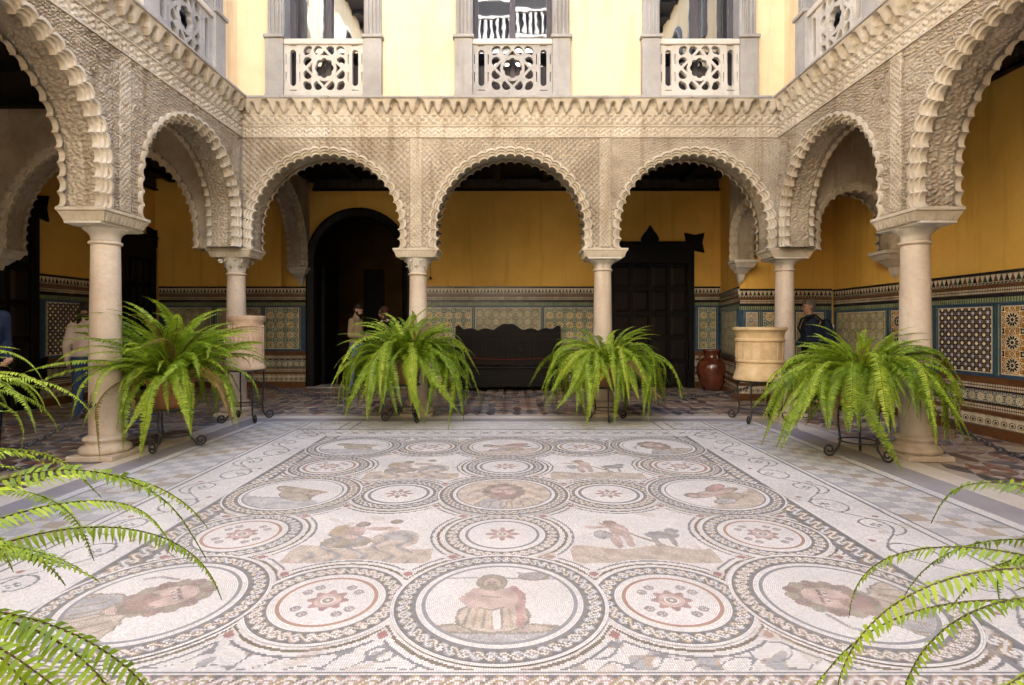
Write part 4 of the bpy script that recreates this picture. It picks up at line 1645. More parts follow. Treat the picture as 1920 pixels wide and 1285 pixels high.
def balcony(label, loc, rz, stone, rail_mat):
    """origin on the cornice, centre of the opening, on the wall face; -y outwards"""
    t = thing('balcony_window', label, 'window', loc, rz, 'balcony windows of the upper floor')
    for sg in (-1, 1):
        c = sg * 0.708
        p = MB().box(c - 0.130, c + 0.130, -0.10, 0.0, 0.07, 0.885)
        p.box(c - 0.15, c + 0.15, -0.13, 0.0, 0.0, 0.045).box(c - 0.14, c + 0.14, -0.115, 0.0, 0.0455, 0.0695)
        bev(p.build('pedestal', M[stone], t), 0.006, 2)
        p = MB().box(c - 0.155, c + 0.155, -0.13, 0.0, 0.886, 0.935)
        bev(p.build('pedestal_cap', M[stone], t), 0.010, 2)
        p = MB().box(c - 0.115, c + 0.115, -0.055, 0.0, 0.936, 3.2)
        for f_ in (-0.075, -0.02, 0.035, 0.085):
            p.box(c + f_ - 0.013, c + f_ + 0.013, -0.080, -0.0551, 0.96, 3.1)
        bev(p.build('pilaster', M[stone], t), 0.006, 2)
        # reveal
        q = sg * 0.59
        MB().box(min(q, sg * 0.5795), max(q, sg * 0.5795), -0.05, 0.29, 0.06, 3.1).build('reveal', M[stone], t)
    MB().box(-0.9, 0.9, -0.12, 0.0, 3.201, 3.5).build('lintel', M[stone], t)
    b = link('balustrade', TRAC.copy(), None, t, loc=(0, -0.02, 0.47), scale=(1.0, 1, 1.06))
    b.data.materials.clear(); b.data.materials.append(M[rail_mat])
    bev(MB().box(-0.578, 0.578, -0.085, 0.06, 0.805, 0.885).build('handrail', M['white_strip'], t), 0.012, 3)
    bev(MB().box(-0.578, 0.578, -0.07, 0.05, 0.05, 0.13).build('base_rail', M[rail_mat], t), 0.008, 2)
    bev(MB().box(-0.56, 0.56, -0.10, 0.29, 0.0, 0.048).build('sill', M[stone], t), 0.006, 2)
    f = MB()
    for c in (-0.545, 0.545):
        f.box(c - 0.034, c + 0.034, 0.16, 0.24, 0.05, 3.1)
    f.box(-0.045, 0.045, 0.14, 0.24, 0.05, 3.1)
    f.box(-0.51, -0.0455, 0.165, 0.235, 0.051, 0.60).box(0.0455, 0.51, 0.165, 0.235, 0.051, 0.60)
    bev(f.build('casement', M['frame_wood'], t), 0.006, 1)
    for sg in (-1, 1):
        g_ = MB().box(min(sg * 0.046, sg * 0.512), max(sg * 0.046, sg * 0.512), 0.195, 0.203, 0.601, 3.1)
        o = g_.build('pane', M['glass'], t)
        o.rotation_euler = (R(random.uniform(-0.5, 0.5)), 0, R(random.uniform(-0.4, 0.4)))
    return t


ZW = ZTOP + 0.006
balcony('upper balcony window with pierced stone parapet, leftmost of the three on the end wall', (-2.70, UY, ZW), 0, 'grey_stone', 'pale_stone')
balcony('upper balcony window with pierced stone parapet, middle of the three on the end wall', (0.03, UY, ZW), 0, 'grey_stone', 'grey_stone')
balcony('upper balcony window with pierced stone parapet, rightmost of the three on the end wall', (2.74, UY, ZW), 0, 'grey_stone', 'pale_stone')
balcony('balcony window on the left side wall, cut by the top of the picture', (-UX, 6.62, ZW), R(90), 'grey_stone', 'grey_stone')
balcony('balcony window on the right side wall, cut by the top of the picture', (UX, 6.62, ZW), R(-90), 'grey_stone', 'pale_stone')

# ================================================================== tiled dado
tri = MB().prism([(-0.031, 0.0), (0.031, 0.0), (0.010, 0.055), (0.0, 0.083), (-0.010, 0.055)], -0.004, 0.0)
TRI = {}
for key in ('green_tile', 'black_tile', 'brown_tile'):
    TRI[key] = tri.mesh('triangle_tile')
    TRI[key].materials.append(M[key])


def dado(label, loc, rz, segs, H, tri_on=True):
    t = thing('tile_dado', label, 'tiled wall', loc, rz)
    def band(name, x0, x1, a, b, pr, mat, w=0.0):
        return MB().box(x0, x1, -pr, -0.001, a * H + 0.0006, b * H - 0.0006).build(name, M[mat], t)
    for (x0, x1, panels) in segs:
        band('cap_tiles', x0, x1, 0.982, 1.0, 0.040, 'black_tile')
        band('triangle_band', x0, x1, 0.937, 0.982, 0.026, 'cream_tile')
        band('chevron_tiles', x0, x1, 0.923, 0.937, 0.027, 'band_chevron')
        band('brown_tiles', x0, x1, 0.905, 0.923, 0.028, 'brown_tile')
        for (a, b, nm) in ((0.866, 0.905, 'band_bead'), (0.286, 0.323, 'band_bead'), (0.156, 0.198, 'band_bead')):
            o = band('bead_tiles', x0, x1, 0, b - a, 0.025, nm)
            o.location.z = a * H
        band('black_tiles', x0, x1, 0.843, 0.866, 0.024, 'black_tile')
        band('green_bead_tiles', x0, x1, 0.812, 0.843, 0.025, 'band_green')
        band('blue_field', x0, x1, 0.362, 0.812, 0.022, 'blue_tile')
        band('brown_tiles', x0, x1, 0.323, 0.362, 0.028, 'brown_tile')
        band('black_tiles', x0, x1, 0.198, 0.286, 0.022, 'black_tile')
        o = band('rosette_tiles', x0, x1, 0, 0.072, 0.026, 'band_rosette'); o.location.z = 0.206 * H
        band('brown_tiles', x0, x1, 0.133, 0.156, 0.030, 'brown_tile')
        o = band('scroll_tiles', x0, x1, 0, 0.068, 0.027, 'band_scroll'); o.location.z = 0.062 * H
        band('base_tiles', x0, x1, 0.0, 0.061, 0.075, 'brown_tile')
        for (a, b, nm) in panels:
            zc = 0.375 * H
            hgt = 0.80 * H - zc
            for (p, q, r_, s_) in ((a - 0.05, a - 0.036, zc, zc + hgt), (b + 0.036, b + 0.05, zc, zc + hgt)):
                MB().box(p, q, -0.026, -0.0225, r_, s_).build('green_edging', M['band_green'], t)
            MB().box(0, b - a, -0.027, -0.0225, 0.05 * 0.6, hgt - 0.03).build('tile_panel', M[nm], t, loc=(a, 0, zc))
            MB().box(a - 0.012, b + 0.012, -0.0245, -0.0222, zc + 0.018, zc + hgt - 0.018).build('panel_edging', M['cream_tile'], t)
        if tri_on:
            n_ = int((x1 - x0) / 0.072)
            p_ = (x1 - x0) / n_
            for k in range(n_):
                key = ('green_tile', 'black_tile', 'brown_tile')[k % 3]
                link('triangle_tile', TRI[key], None, t, loc=(x0 + (k + 0.5) * p_, -0.0265, 0.939 * H))
    return t


HN = 2.16
dado('glazed tile dado along the gallery end wall behind the bench', (0, GN, 0), 0,
     [(DX + 1.125, 2.04, [(-1.84, -0.84, 'panel_green'), (-0.74, 0.63, 'panel_grey'), (0.74, 1.80, 'panel_green')]),
      (3.93, 4.47, [(4.02, 4.37, 'panel_green')]),
      (-7.5, DX - 1.125, [(-7.3, -6.4, 'panel_grey'), (-6.25, -5.35, 'panel_blue'), (-5.22, -4.52, 'panel_green')])], HN)
HE = 1.95
dado('glazed tile dado along the right gallery wall with dotted and star panels', (GE, 0, 0), R(-90),
     [(-9.56, -2.0, [(-9.45, -8.25, 'panel_grey'), (-8.1, -7.36, 'panel_ochre'), (-7.2, -6.42, 'panel_dots'), (-6.28, -5.45, 'panel_ochre'),
                     (-5.3, -4.5, 'panel_dots'), (-4.3, -3.4, 'panel_ochre')])], HE)
dado('glazed tile dado on the short wall behind the yellow clay drum', (0, 9.6, 0), 0,
     [(4.04, GE - 0.045, [(4.16, 4.34, 'panel_blue'), (4.46, 4.92, 'panel_green'), (5.04, 5.5, 'panel_grey')])], HE * 1.01)
ang = math.atan2(2.02, 0.44)
dado('glazed tile dado on the slanting return wall beside the brown jar', (4.49, 11.62, 0), ang + PI,
     [(0.05, 2.062, [(0.3, 1.8, 'panel_grey')])], HE * 1.03)
dado('dim glazed tile dado along the left gallery wall between dark doors', (GW, 0, 0), R(90),
     [(8.75, 10.45, [(8.9, 10.3, 'panel_dots')]), (4.6, 6.85, [(4.7, 5.6, 'panel_blue'), (5.75, 6.7, 'panel_ochre')])], HN)


# ================================================================== doors with star finials
def star_poly(s, n=4, inner=0.52, rot=PI / 4):
    return [((s if k % 2 == 0 else s * inner) * math.cos(rot + PI * k / n), (s if k % 2 == 0 else s * inner) * math.sin(rot + PI * k / n)) for k in range(2 * n)]


PAN = {}


def door(label, loc, rz, w, h, low=False):
    t = thing('wooden_door', label, 'door', loc, rz)
    f = MB().box(-w / 2, -w / 2 + 0.12, -0.10, -0.001, 0, h).box(w / 2 - 0.12, w / 2, -0.10, -0.001, 0, h)
    f.box(-w / 2 + 0.1201, w / 2 - 0.1201, -0.10, -0.001, h - 0.42, h)
    bev(f.build('frame', M['dark_wood'], t), 0.008, 2)
    bev(MB().box(-w / 2 - 0.03, w / 2 + 0.03, -0.13, -0.002, h + 0.0005, h + 0.05).build('top_moulding', M['dark_wood'], t), 0.01, 2)
    fin = [(-0.17, 0), (-0.19, 0.06), (-0.15, 0.15), (-0.07, 0.24), (0, 0.36), (0.07, 0.24), (0.15, 0.15), (0.19, 0.06), (0.17, 0)]
    MB().prism(fin, -0.06, -0.004).build('pointed_finial', M['dark_wood'], t, loc=(0, 0, h + 0.051))
    for sg in (-1, 1):
        MB().prism(star_poly(0.30, 4, 0.56), -0.055, -0.006).build('star_finial', M['dark_wood'], t, loc=(sg * (w / 2 + 0.02), 0, h + 0.03))
        if low:
            MB().prism(star_poly(0.27, 4, 0.56), -0.055, -0.006).build('star_finial', M['dark_wood'], t, loc=(sg * (w / 2 + 0.02), 0, 0.62))
        lw = w / 2 - 0.13
        xa = -lw - 0.004 if sg < 0 else 0.004
        lf = MB().box(xa, xa + lw, -0.05, -0.001, 0.01, h - 0.425).build('door_leaf', M['dark_wood'], t)
        rows, cols = 5, 2
        ph, pw = (h - 0.45) / rows, lw / cols
        for r_ in range(rows):
            for c_ in range(cols):
                key = (round(pw, 3), round(ph, 3))
                if key not in PAN:
                    mm = MB()
                    mm.frustum((0.035, pw - 0.035, -0.5, 0.5, 0), (0.075, pw - 0.075, -0.5, 0.5, 0))
                    mm = MB()
                    a_, b_, c1, d1_ = 0.035, pw - 0.035, 0.035, ph - 0.035
                    vs = [(a_, 0, c1), (b_, 0, c1), (b_, 0, d1_), (a_, 0, d1_), (a_ + 0.05, -0.028, c1 + 0.05), (b_ - 0.05, -0.028, c1 + 0.05),
                          (b_ - 0.05, -0.028, d1_ - 0.05), (a_ + 0.05, -0.028, d1_ - 0.05)]
                    mm.add(vs, [(0, 1, 5, 4), (1, 2, 6, 5), (2, 3, 7, 6), (3, 0, 4, 7), (4, 5, 6, 7), (3, 2, 1, 0)])
                    PAN[key] = mm.mesh('raised_panel')
                    PAN[key].materials.append(M['brown_wood'])
                link('raised_panel', PAN[key], None, lf, loc=(xa + c_ * pw, -0.051, 0.02 + r_ * ph))
    return t


door('dark panelled door with pointed and star finials right of the bench', (2.975, GN, 0), 0, 1.85, 3.06)
door('dark door with star finials at the far end of the left gallery', (GW, 11.0, 0), R(90), 1.05, 3.15)
door('dark door with star finials at the left edge behind the near ferns', (GW, 7.8, 0), R(90), 1.75, 3.2, True)

# ================================================================== bench
bn = thing('carved_bench', 'long black carved wooden bench with crested back against the tiles', 'bench', (-0.05, 11.25, 0))
bw = 1.10
crest = [(-bw, 0.0)]
for k in range(61):
    u = -1 + 2 * k / 60
    zc = 0.06 + 0.05 * abs(math.sin(u * PI * 3.5)) + 0.13 * math.exp(-(u / 0.17) ** 2) + 0.07 * math.exp(-((abs(u) - 0.93) / 0.08) ** 2)
    crest.append((u * bw, zc))
crest.append((bw, 0.0))
MB().prism(crest, 0.12, 0.17).build('crest', M['dark_wood'], bn, loc=(0, 0, 1.16))
bev(MB().box(-bw, bw, 0.11, 0.18, 0.50, 1.159).build('backrest', M['brown_wood'], bn), 0.008, 2)
for k, cx in enumerate((-0.80, -0.27, 0.27, 0.80)):
    p = MB()
    for (a_, b_, c_, d_) in ((-0.24, 0.24, 0.62, 0.65), (-0.24, 0.24, 1.08, 1.11), (-0.24, -0.21, 0.6501, 1.0799), (0.21, 0.24, 0.6501, 1.0799)):
        p.box(cx + a_, cx + b_, 0.09, 0.1095, c_, d_)
    p.build('back_panel', M['dark_wood'], bn)
    q = MB()
    for (r0, r1) in ((0.15, 0.17), (0.08, 0.10)):
        q.lathe([(r0, 0), (r1, 0), (r1, 0.02), (r0, 0.02), (r0, 0)], 20, cap=False)
    for i in range(8):
        a_ = i * PI / 4
        q.ell((0.125 * math.cos(a_), 0.125 * math.sin(a_), 0.01), (0.02, 0.02, 0.014), 6, 4)
    q.build('carved_rosette', M['dark_wood'], bn, loc=(cx, 0.109, 0.86), rot=(R(90), 0, 0))
bev(MB().box(-bw - 0.02, bw + 0.02, -0.38, 0.109, 0.46, 0.499).build('seat', M['brown_wood'], bn), 0.012, 2)
bev(MB().box(-bw, bw, -0.34, -0.31, 0.10, 0.459).build('front_board', M['dark_wood'], bn), 0.006, 1)
for sg in (-1, 1):
    bev(MB().box(sg * bw - 0.035, sg * bw + 0.035, -0.36, 0.105, 0.0, 0.455).build('leg', M['dark_wood'], bn), 0.008, 1)
    arm = [(-0.36, 0.50), (-0.38, 0.66), (-0.33, 0.72), (0.0, 0.72), (0.105, 0.86), (0.105, 0.50)]
    MB().prism(arm, sg * bw - 0.03, sg * bw + 0.03, 'yz').build('armrest', M['dark_wood'], bn)
rp = MB().tube([(-1.12 + 2.24 * k / 12, 0, 0.68 - 0.06 * math.sin(PI * k / 12)) for k in range(13)], 0.007, 6)
o = rp.build('rope', M['red_rope'], loc=(-0.05, 10.84, 0.03), smooth=True)
tag(o, 'thin red rope strung across the front of the black bench', 'rope')

# ================================================================== brown jar
jar = thing('glazed_jar', 'big brown glazed jar with ribbed shoulder in the tiled corner', 'jar', (4.13, 11.15, 0))
pr = [(0.17, 0.0), (0.19, 0.02), (0.25, 0.18), (0.29, 0.36), (0.295, 0.46), (0.27, 0.56), (0.21, 0.63), (0.15, 0.67), (0.145, 0.72), (0.165, 0.78),
      (0.19, 0.81), (0.185, 0.83), (0.165, 0.82), (0.135, 0.75), (0.13, 0.70)]
MB().lathe(pr, 48, fl=lambda a, z: 1 + 0.035 * abs(math.cos(8 * a)) * math.exp(-((z - 0.42) / 0.2) ** 2)).build('body', M['glaze'], jar, smooth=True, angle=R(70))
for k in range(3):
    a_ = k * 2 * PI / 3 + 0.6
    MB().tube([(0.15, 0, 0.76), (0.21, 0, 0.74), (0.25, 0, 0.66), (0.245, 0, 0.60)], 0.016, 8).build('handle', M['glaze'], jar, smooth=True, rot=(0, 0, a_))

# ================================================================== clay drums on iron stands
def spiral(r0, turns, n=26, flip=1):
    return [((r0 * (1 - 0.75 * k / n)) * math.cos(2 * PI * turns * k / n), (r0 * (1 - 0.75 * k / n)) * math.sin(2 * PI * turns * k / n) * flip) for k in range(n + 1)]


def iron_stand(label, loc, rad, h, nleg=4, rz=PI / 4, group='iron stands'):
    t = thing('iron_stand', label, 'stand', loc, rz, group)
    ring = [(rad * math.cos(2 * PI * k / 32), rad * math.sin(2 * PI * k / 32), h) for k in range(32)]
    MB().tube(ring, 0.012, 6, True).build('ring', M['iron'], t, smooth=True)
    r2 = [(rad * 0.9 * math.cos(2 * PI * k / 32), rad * 0.9 * math.sin(2 * PI * k / 32), h * 0.33) for k in range(32)]
    MB().tube(r2, 0.008, 6, True).build('lower_ring', M['iron'], t, smooth=True)
    path = [(0, 0, h), (0.005, 0, h * 0.7), (-0.02, 0, h * 0.35), (-0.005, 0, 0.10), (0.03, 0, 0.03)]
    sp = spiral(0.055, 1.4)
    cx, cz = 0.085, 0.068
    pts = [(cx + p[0] * -1, 0, cz + p[1] * -1) for p in sp]
    pts = [(cx + 0.055 * math.cos(a_), 0, cz + 0.055 * math.sin(a_)) for a_ in [PI + 0.3, PI + 0.7, PI + 1.1]] + \
          [(cx + (0.055 - 0.04 * k / 20) * math.cos(1.5 * PI + 2 * PI * 1.25 * k / 20), 0, cz + (0.055 - 0.04 * k / 20) * math.sin(1.5 * PI + 2 * PI * 1.25 * k / 20)) for k in range(21)]
    leg = MB().tube(path[:-1] + pts, 0.011, 6).mesh('leg', smooth=True)
    leg.materials.append(M['iron'])
    for k in range(nleg):
        a_ = 2 * PI * k / nleg
        link('leg', leg, None, t, loc=(rad * math.cos(a_), rad * math.sin(a_), 0.0), rot=(0, 0, a_))
    for k in range(2):
        a_ = PI * k / 2
        MB().tube([(-rad, 0, h - 0.001), (rad, 0, h - 0.001)], 0.009, 6).build('cross_bar', M['iron'], t, rot=(0, 0, a_))
    return t


iron_stand('black iron scroll-footed stand carrying the yellow clay drum', (3.42, 7.46, 0.004), 0.30, 0.56)
dr = thing('clay_drum', 'yellow clay well drum with raised rings on a black iron stand', 'well drum', (3.42, 7.46, 0.578))
pr = [(0.335, 0.0), (0.345, 0.02), (0.325, 0.07), (0.300, 0.16), (0.295, 0.235), (0.312, 0.245), (0.315, 0.265), (0.298, 0.275), (0.296, 0.40), (0.300, 0.52),
      (0.318, 0.53), (0.320, 0.555), (0.303, 0.565), (0.305, 0.63), (0.325, 0.665), (0.345, 0.68), (0.345, 0.715), (0.315, 0.72), (0.27, 0.70), (0.265, 0.35)]
MB().lathe(pr, 48).build('body', M['wicker_clay'], dr, smooth=True, angle=R(50))
rb_ = MB().frustum((-0.012, 0.012, -0.006, 0.004, 0), (-0.012, 0.012, -0.012, 0.004, 0.23)).mesh('rib'); rb_.materials.append(M['wicker_clay'])
for k in range(16):
    a_ = 2 * PI * k / 16
    link('rib', rb_, None, dr, loc=(0.298 * math.sin(a_), -0.298 * math.cos(a_), 0.285), rot=(0, 0, a_))

iron_stand('black iron scroll-footed stand carrying the pink ribbed clay drum', (-3.64, 7.50, 0.004), 0.23, 0.70)
dr = thing('clay_drum', 'pinkish ribbed clay well drum with dark stains on a black iron stand', 'well drum', (-3.64, 7.50, 0.718))
dr.scale = (0.78, 0.78, 1.0)
pr = [(0.31, 0.0), (0.32, 0.02), (0.305, 0.06), (0.285, 0.10), (0.275, 0.40), (0.272, 0.62), (0.295, 0.66), (0.315, 0.69), (0.315, 0.73), (0.285, 0.735), (0.25, 0.71), (0.245, 0.4)]
MB().lathe(pr, 48).build('body', M['pink_clay'], dr, smooth=True, angle=R(50))
rb_ = MB().frustum((-0.016, 0.016, -0.012, 0.006, 0), (-0.014, 0.014, -0.012, 0.006, 0.50)).mesh('rib'); rb_.materials.append(M['pink_clay'])
for k in range(22):
    a_ = 2 * PI * k / 22
    link('rib', rb_, None, dr, loc=(0.279 * math.sin(a_), -0.279 * math.cos(a_), 0.11), rot=(0, 0, a_))

# ================================================================== ferns
def frond_mesh(e0, dr_, npair, plen, sd, fine=False, fb=1.0):
    rs = random.Random(sd)
    vs, fs, mi = [], [], []
    p = Vector((0, 0, 0))
    n = npair
    ds = 1.0 / n
    az_ = 0.0
    sway = rs.uniform(-1.0, 1.0)
    pts = []
    for k in range(n + 1):
        s = k / n
        e = e0 - dr_ * min(1.0, s / fb) ** 1.2
        az_ = sway * s * s
        d = Vector((math.cos(e) * math.cos(az_), math.cos(e) * math.sin(az_), math.sin(e)))
        pts.append((p.copy(), d))
        p = p + d * ds
    # rachis
    for k, (q, d) in enumerate(pts):
        r_ = 0.0035 * (1 - 0.75 * k / n) + 0.0006
        lat = Vector((-math.sin(0), 1, 0))
        up = lat.cross(d).normalized()
        for a_ in (0, 2.1, 4.2):
            vs.append(tuple(q + lat * r_ * math.cos(a_) + up * r_ * math.sin(a_)))
    for k in range(n):
        for a_ in range(3):
            b_ = (a_ + 1) % 3
            fs.append((k * 3 + a_, k * 3 + b_, k * 3 + 3 + b_, k * 3 + 3 + a_)); mi.append(1)
    curl = rs.uniform(0.05, 0.45)
    for k in range(2, n + 1):
        s = k / n
        q, d = pts[k]
        prof = min(1, (s / 0.10) ** 0.6) * (1 - max(0, (s - 0.35) / 0.65) ** 2.0) + 0.05
        L = plen * prof * rs.uniform(0.9, 1.1)
        if s < 0.07:
            continue
        lat0 = Vector((0, 1, 0))
        lat0 = (lat0 - d * lat0.dot(d)).normalized()
        up = d.cross(lat0).normalized()
        for sg in (-1, 1):
            tw = rs.gauss(0, 0.22)
            lat = (lat0 * sg + d * (0.28 + rs.gauss(0, 0.09)) - up * (curl + tw * 0.5)).normalized()
            wv = (d + up * tw * sg).normalized()
            hw = ds * (0.46 if fine else 0.62)
            base = q + up * 0.001
            i0 = len(vs)
            if fine:
                vs += [tuple(base - wv * hw * 0.55), tuple(base + wv * hw * 0.7), tuple(base + lat * L * 0.5 + wv * hw * 0.75 - up * curl * L * 0.02),
                       tuple(base + lat * L * 0.5 - wv * hw * 0.75), tuple(base + lat * L + wv * hw * 0.45 - up * L * (0.12 + 0.2 * curl))]
                fs += [(i0, i0 + 1, i0 + 2, i0 + 3), (i0 + 3, i0 + 2, i0 + 4)]
                mi += [0, 0]
            else:
                vs += [tuple(base - wv * hw * 0.6), tuple(base + wv * hw * 0.8), tuple(base + lat * L * 0.62 + wv * hw * 0.8), tuple(base + lat * L - up * L * 0.15)]
                fs += [(i0, i0 + 1, i0 + 2, i0 + 3)]
                mi += [0]
    me = bpy.data.meshes.new('frond')
    me.from_pydata(vs, [], fs)
    me.polygons.foreach_set('material_index', mi)
    me.materials.append(M['leaf'])
    me.materials.append(M['stem'])
    me.update()
    return me


FR, FU = [], []      # hanging fronds, arching fronds
for k in range(12):
    e0 = R(24 + 46 * k / 11)
    FR.append(frond_mesh(e0, e0 + R(random.uniform(72, 92)), 60, 0.056, 100 + k, False, random.uniform(0.55, 0.85)))
    e0 = R(48 + 40 * k / 11)
    FU.append(frond_mesh(e0, e0 + R(random.uniform(15, 70) - 2.5 * k), 52, 0.060, 200 + k))
FN, FNU = [], []
for k in range(10):
    e0 = R(16 + 44 * k / 9)
    FN.append(frond_mesh(e0, e0 + R(random.uniform(55, 85)), 66, 0.046, 300 + k, True, random.uniform(0.75, 1.0)))
    e0 = R(40 + 42 * k / 9)
    FNU.append(frond_mesh(e0, e0 + R(random.uniform(25, 70)), 62, 0.048, 400 + k, True))


def fern(label, loc, rim, n, smin, smax, lean=(0, 0), upf=1.0, ups=0.72, meshes=None, seed=1, extra=(), stand=True, pot_r=0.24):
    rs = random.Random(seed)
    meshes = meshes or FR
    ph = 0.34
    if stand:
        sh = rim - ph
        iron_stand('black iron scroll-footed stand under ' + label[1], loc, pot_r * 0.80, sh, 3, rs.uniform(0, 2), 'iron stands under the ferns')
    t = thing('potted_fern', label[0], 'fern', (loc[0], loc[1], loc[2] + rim - ph), 0, 'potted ferns')
    pr = [(pot_r * 0.62, 0.013), (pot_r * 0.70, 0.03), (pot_r * 0.92, ph - 0.07), (pot_r * 0.93, ph - 0.06), (pot_r * 1.03, ph - 0.055), (pot_r * 1.05, ph), (pot_r * 0.93, ph), (pot_r * 0.90, ph - 0.06)]
    MB().lathe(pr, 32).build('pot', M['terracotta'], t, smooth=True, angle=R(40))
    MB().lathe([(0.001, ph - 0.03), (pot_r * 0.905, ph - 0.05)], 20, cap=False).build('soil', M['soil'], t)
    hang, up = (FN, FNU) if meshes is FN else (FR, FU)
    for k in range(n):
        a_ = k * 2.39996 + rs.uniform(-0.3, 0.3)
        q = (k + 0.5) / n
        sc = smin + (smax - smin) * rs.random() ** 0.8
        if q > upf:
            mm = hang[rs.randrange(len(hang))]
            r0 = 0.10 + 0.08 * rs.random()
        else:
            w_ = 1 - q / upf
            mm = up[min(len(up) - 1, max(0, int(w_ * len(up) + rs.uniform(-2.5, 2.5))))]
            sc *= ups
            r0 = 0.04 + 0.08 * q
        link('frond', mm, None, t, loc=(r0 * math.cos(a_), r0 * math.sin(a_), ph - 0.03),
             rot=(rs.gauss(0, 0.26) + lean[0], rs.gauss(0, 0.16) + lean[1], a_), scale=(sc, sc * rs.uniform(0.85, 1.15), sc))
    for (idx, a_, sc, dz) in extra:
        link('frond', meshes[idx], None, t, loc=(0.06 * math.cos(a_), 0.06 * math.sin(a_), ph - 0.03 + dz), rot=(0, 0, a_), scale=(sc,) * 3)
    return t


fern(('tall upright potted fern by the left near column', 'the tall upright fern at left'), (-3.62, 5.80, 0.004), 0.76, 210, 0.60, 1.22, upf=0.72, ups=0.98, seed=3)
fern(('bushy potted fern hiding the slender column left of the bench', 'the bushy fern left of the bench'), (-1.44, 7.50, 0.004), 0.84, 220, 0.75, 1.52, upf=0.42, ups=0.74, seed=5)
fern(('drooping potted fern in front of the dark panelled door', 'the drooping fern before the door'), (1.34, 7.55, 0.004), 0.80, 165, 0.70, 1.45, upf=0.34, ups=0.62, seed=8)
fern(('widest potted fern with trailing fronds by the right near column', 'the widest fern at right'), (3.47, 5.42, 0.004), 0.82, 215, 0.62, 1.30, upf=0.38, ups=0.62, seed=12)
fern(('large near fern arching in from the bottom left corner', 'the near fern at bottom left'), (-1.47, 1.00, 0.0), 0.74, 66, 0.72, 1.04, upf=0.5, meshes=FN, seed=21)
fern(('fern behind the nearest one at the left edge, tips hanging over the chain', 'the second fern at the left edge'), (-3.34, 2.85, 0.0), 0.92, 70, 0.68, 0.98, upf=0.5, meshes=FN, seed=22)
fern(('near fern reaching in from the bottom right corner', 'the near fern at bottom right'), (1.64, 1.00, 0.0), 0.66, 78, 0.62, 1.02, upf=0.55, meshes=FN, seed=23)

# ================================================================== chains
lp = []
for k in range(16):
    a_ = 2 * PI * k / 16
    lp.append((0.036 * math.cos(a_) if abs(math.cos(a_)) < 2 else 0, 0, 0.019 * math.sin(a_)))
LINK = MB().tube(lp, 0.0065, 6, True).mesh('chain_link', smooth=True)
LINK.materials.append(M['chain_iron'])


def chain(label, p0, p1, sag):
    p0, p1 = Vector(p0), Vector(p1)
    t = thing('barrier_chain', label, 'chain', p0, 0, 'chains between the columns')
    n = int((p1 - p0).length * 1.06 / 0.054)
    prev = None
    for k in range(n):
        s = (k + 0.5) / n
        q = (p1 - p0) * s + Vector((0, 0, -4 * sag * s * (1 - s)))
        d = (p1 - p0) / (p1 - p0).length
        tan = Vector(((p1 - p0).x, (p1 - p0).y, (p1 - p0).z - 4 * sag * (1 - 2 * s))).normalized()
        m = tan.to_track_quat('X', 'Z').to_matrix().to_4x4() @ Matrix.Rotation(R(45) + (k % 2) * PI / 2, 4, 'X')
        o = link('chain_link', LINK, None, t)
        o.location = q
        o.rotation_euler = m.to_euler()
    return t


zc = 0.56
chain('rusty chain sagging in front of the black bench', (-1.22, CY, zc), (1.22, CY, zc), 0.30)
chain('rusty chain sagging between the drooping fern and the yellow clay drum', (1.50, CY, zc), (3.90, CY, zc), 0.28)
chain('rusty chain sagging before the arched doorway', (-3.90, CY, zc), (-1.50, CY, zc), 0.28)
chain('rusty chain sagging at the right edge beside the tiled wall', (CX, 5.29, zc), (CX, 2.95, zc), 0.30)
chain('rusty chain sagging at the left edge behind the near ferns', (-CX, 5.29, zc), (-CX, 2.95, zc), 0.30)

# hanging bell cord on the end wall
bc = thing('bell_cord', 'thin black cord with a small bell beside the leaf-capital column', 'cord', (-1.69, GN - 0.12, 2.30))
MB().tube([(0, 0, 0.05), (0, 0, 2.1)], 0.006, 6).build('cord', M['iron'], bc)
MB().lathe([(0.001, 0.07), (0.02, 0.065), (0.028, 0.03), (0.04, 0.0)], 14, cap=False).build('bell', M['iron'], bc, smooth=True)

# ================================================================== people
def cloth(name, c1, c2, sc=40.0, rough=0.9):
    return simple(name, c1, c2, sc, rough, 0.1, bstr=0.35, bscale=120, bdist=0.004)


M['skin'] = simple('skin', (0.42, 0.23, 0.16), (0.50, 0.29, 0.20), 12, 0.55, 0.3, bstr=0.05)
M['hair_dark'] = simple('dark_hair', (0.012, 0.009, 0.007), (0.03, 0.02, 0.014), 60, 0.6, 0.3, bstr=0.7, bscale=140)
M['hair_brown'] = simple('brown_hair', (0.035, 0.018, 0.010), (0.09, 0.045, 0.022), 60, 0.6, 0.3, bstr=0.7, bscale=90)
M['hair_grey'] = simple('grey_hair', (0.10, 0.09, 0.08), (0.2, 0.18, 0.16), 60, 0.6, 0.3, bstr=0.7, bscale=140)
M['beige_wool'] = cloth('beige_wool', (0.30, 0.22, 0.14), (0.40, 0.31, 0.21))
M['denim'] = cloth('blue_denim', (0.09, 0.15, 0.26), (0.16, 0.24, 0.38))
M['dark_denim'] = cloth('dark_denim', (0.03, 0.05, 0.10), (0.05, 0.08, 0.15))
M['navy'] = cloth('navy_cloth', (0.012, 0.017, 0.035), (0.022, 0.03, 0.055))
M['black_cloth'] = cloth('black_cloth', (0.010, 0.010, 0.012), (0.02, 0.02, 0.022))
M['white_cloth'] = cloth('white_cloth', (0.6, 0.58, 0.55), (0.72, 0.7, 0.67))
M['cream_cloth'] = cloth('cream_cloth', (0.50, 0.40, 0.34), (0.62, 0.52, 0.45))
M['shoe'] = simple('shoe_leather', (0.02, 0.018, 0.016), (0.05, 0.045, 0.04), 15, 0.5)
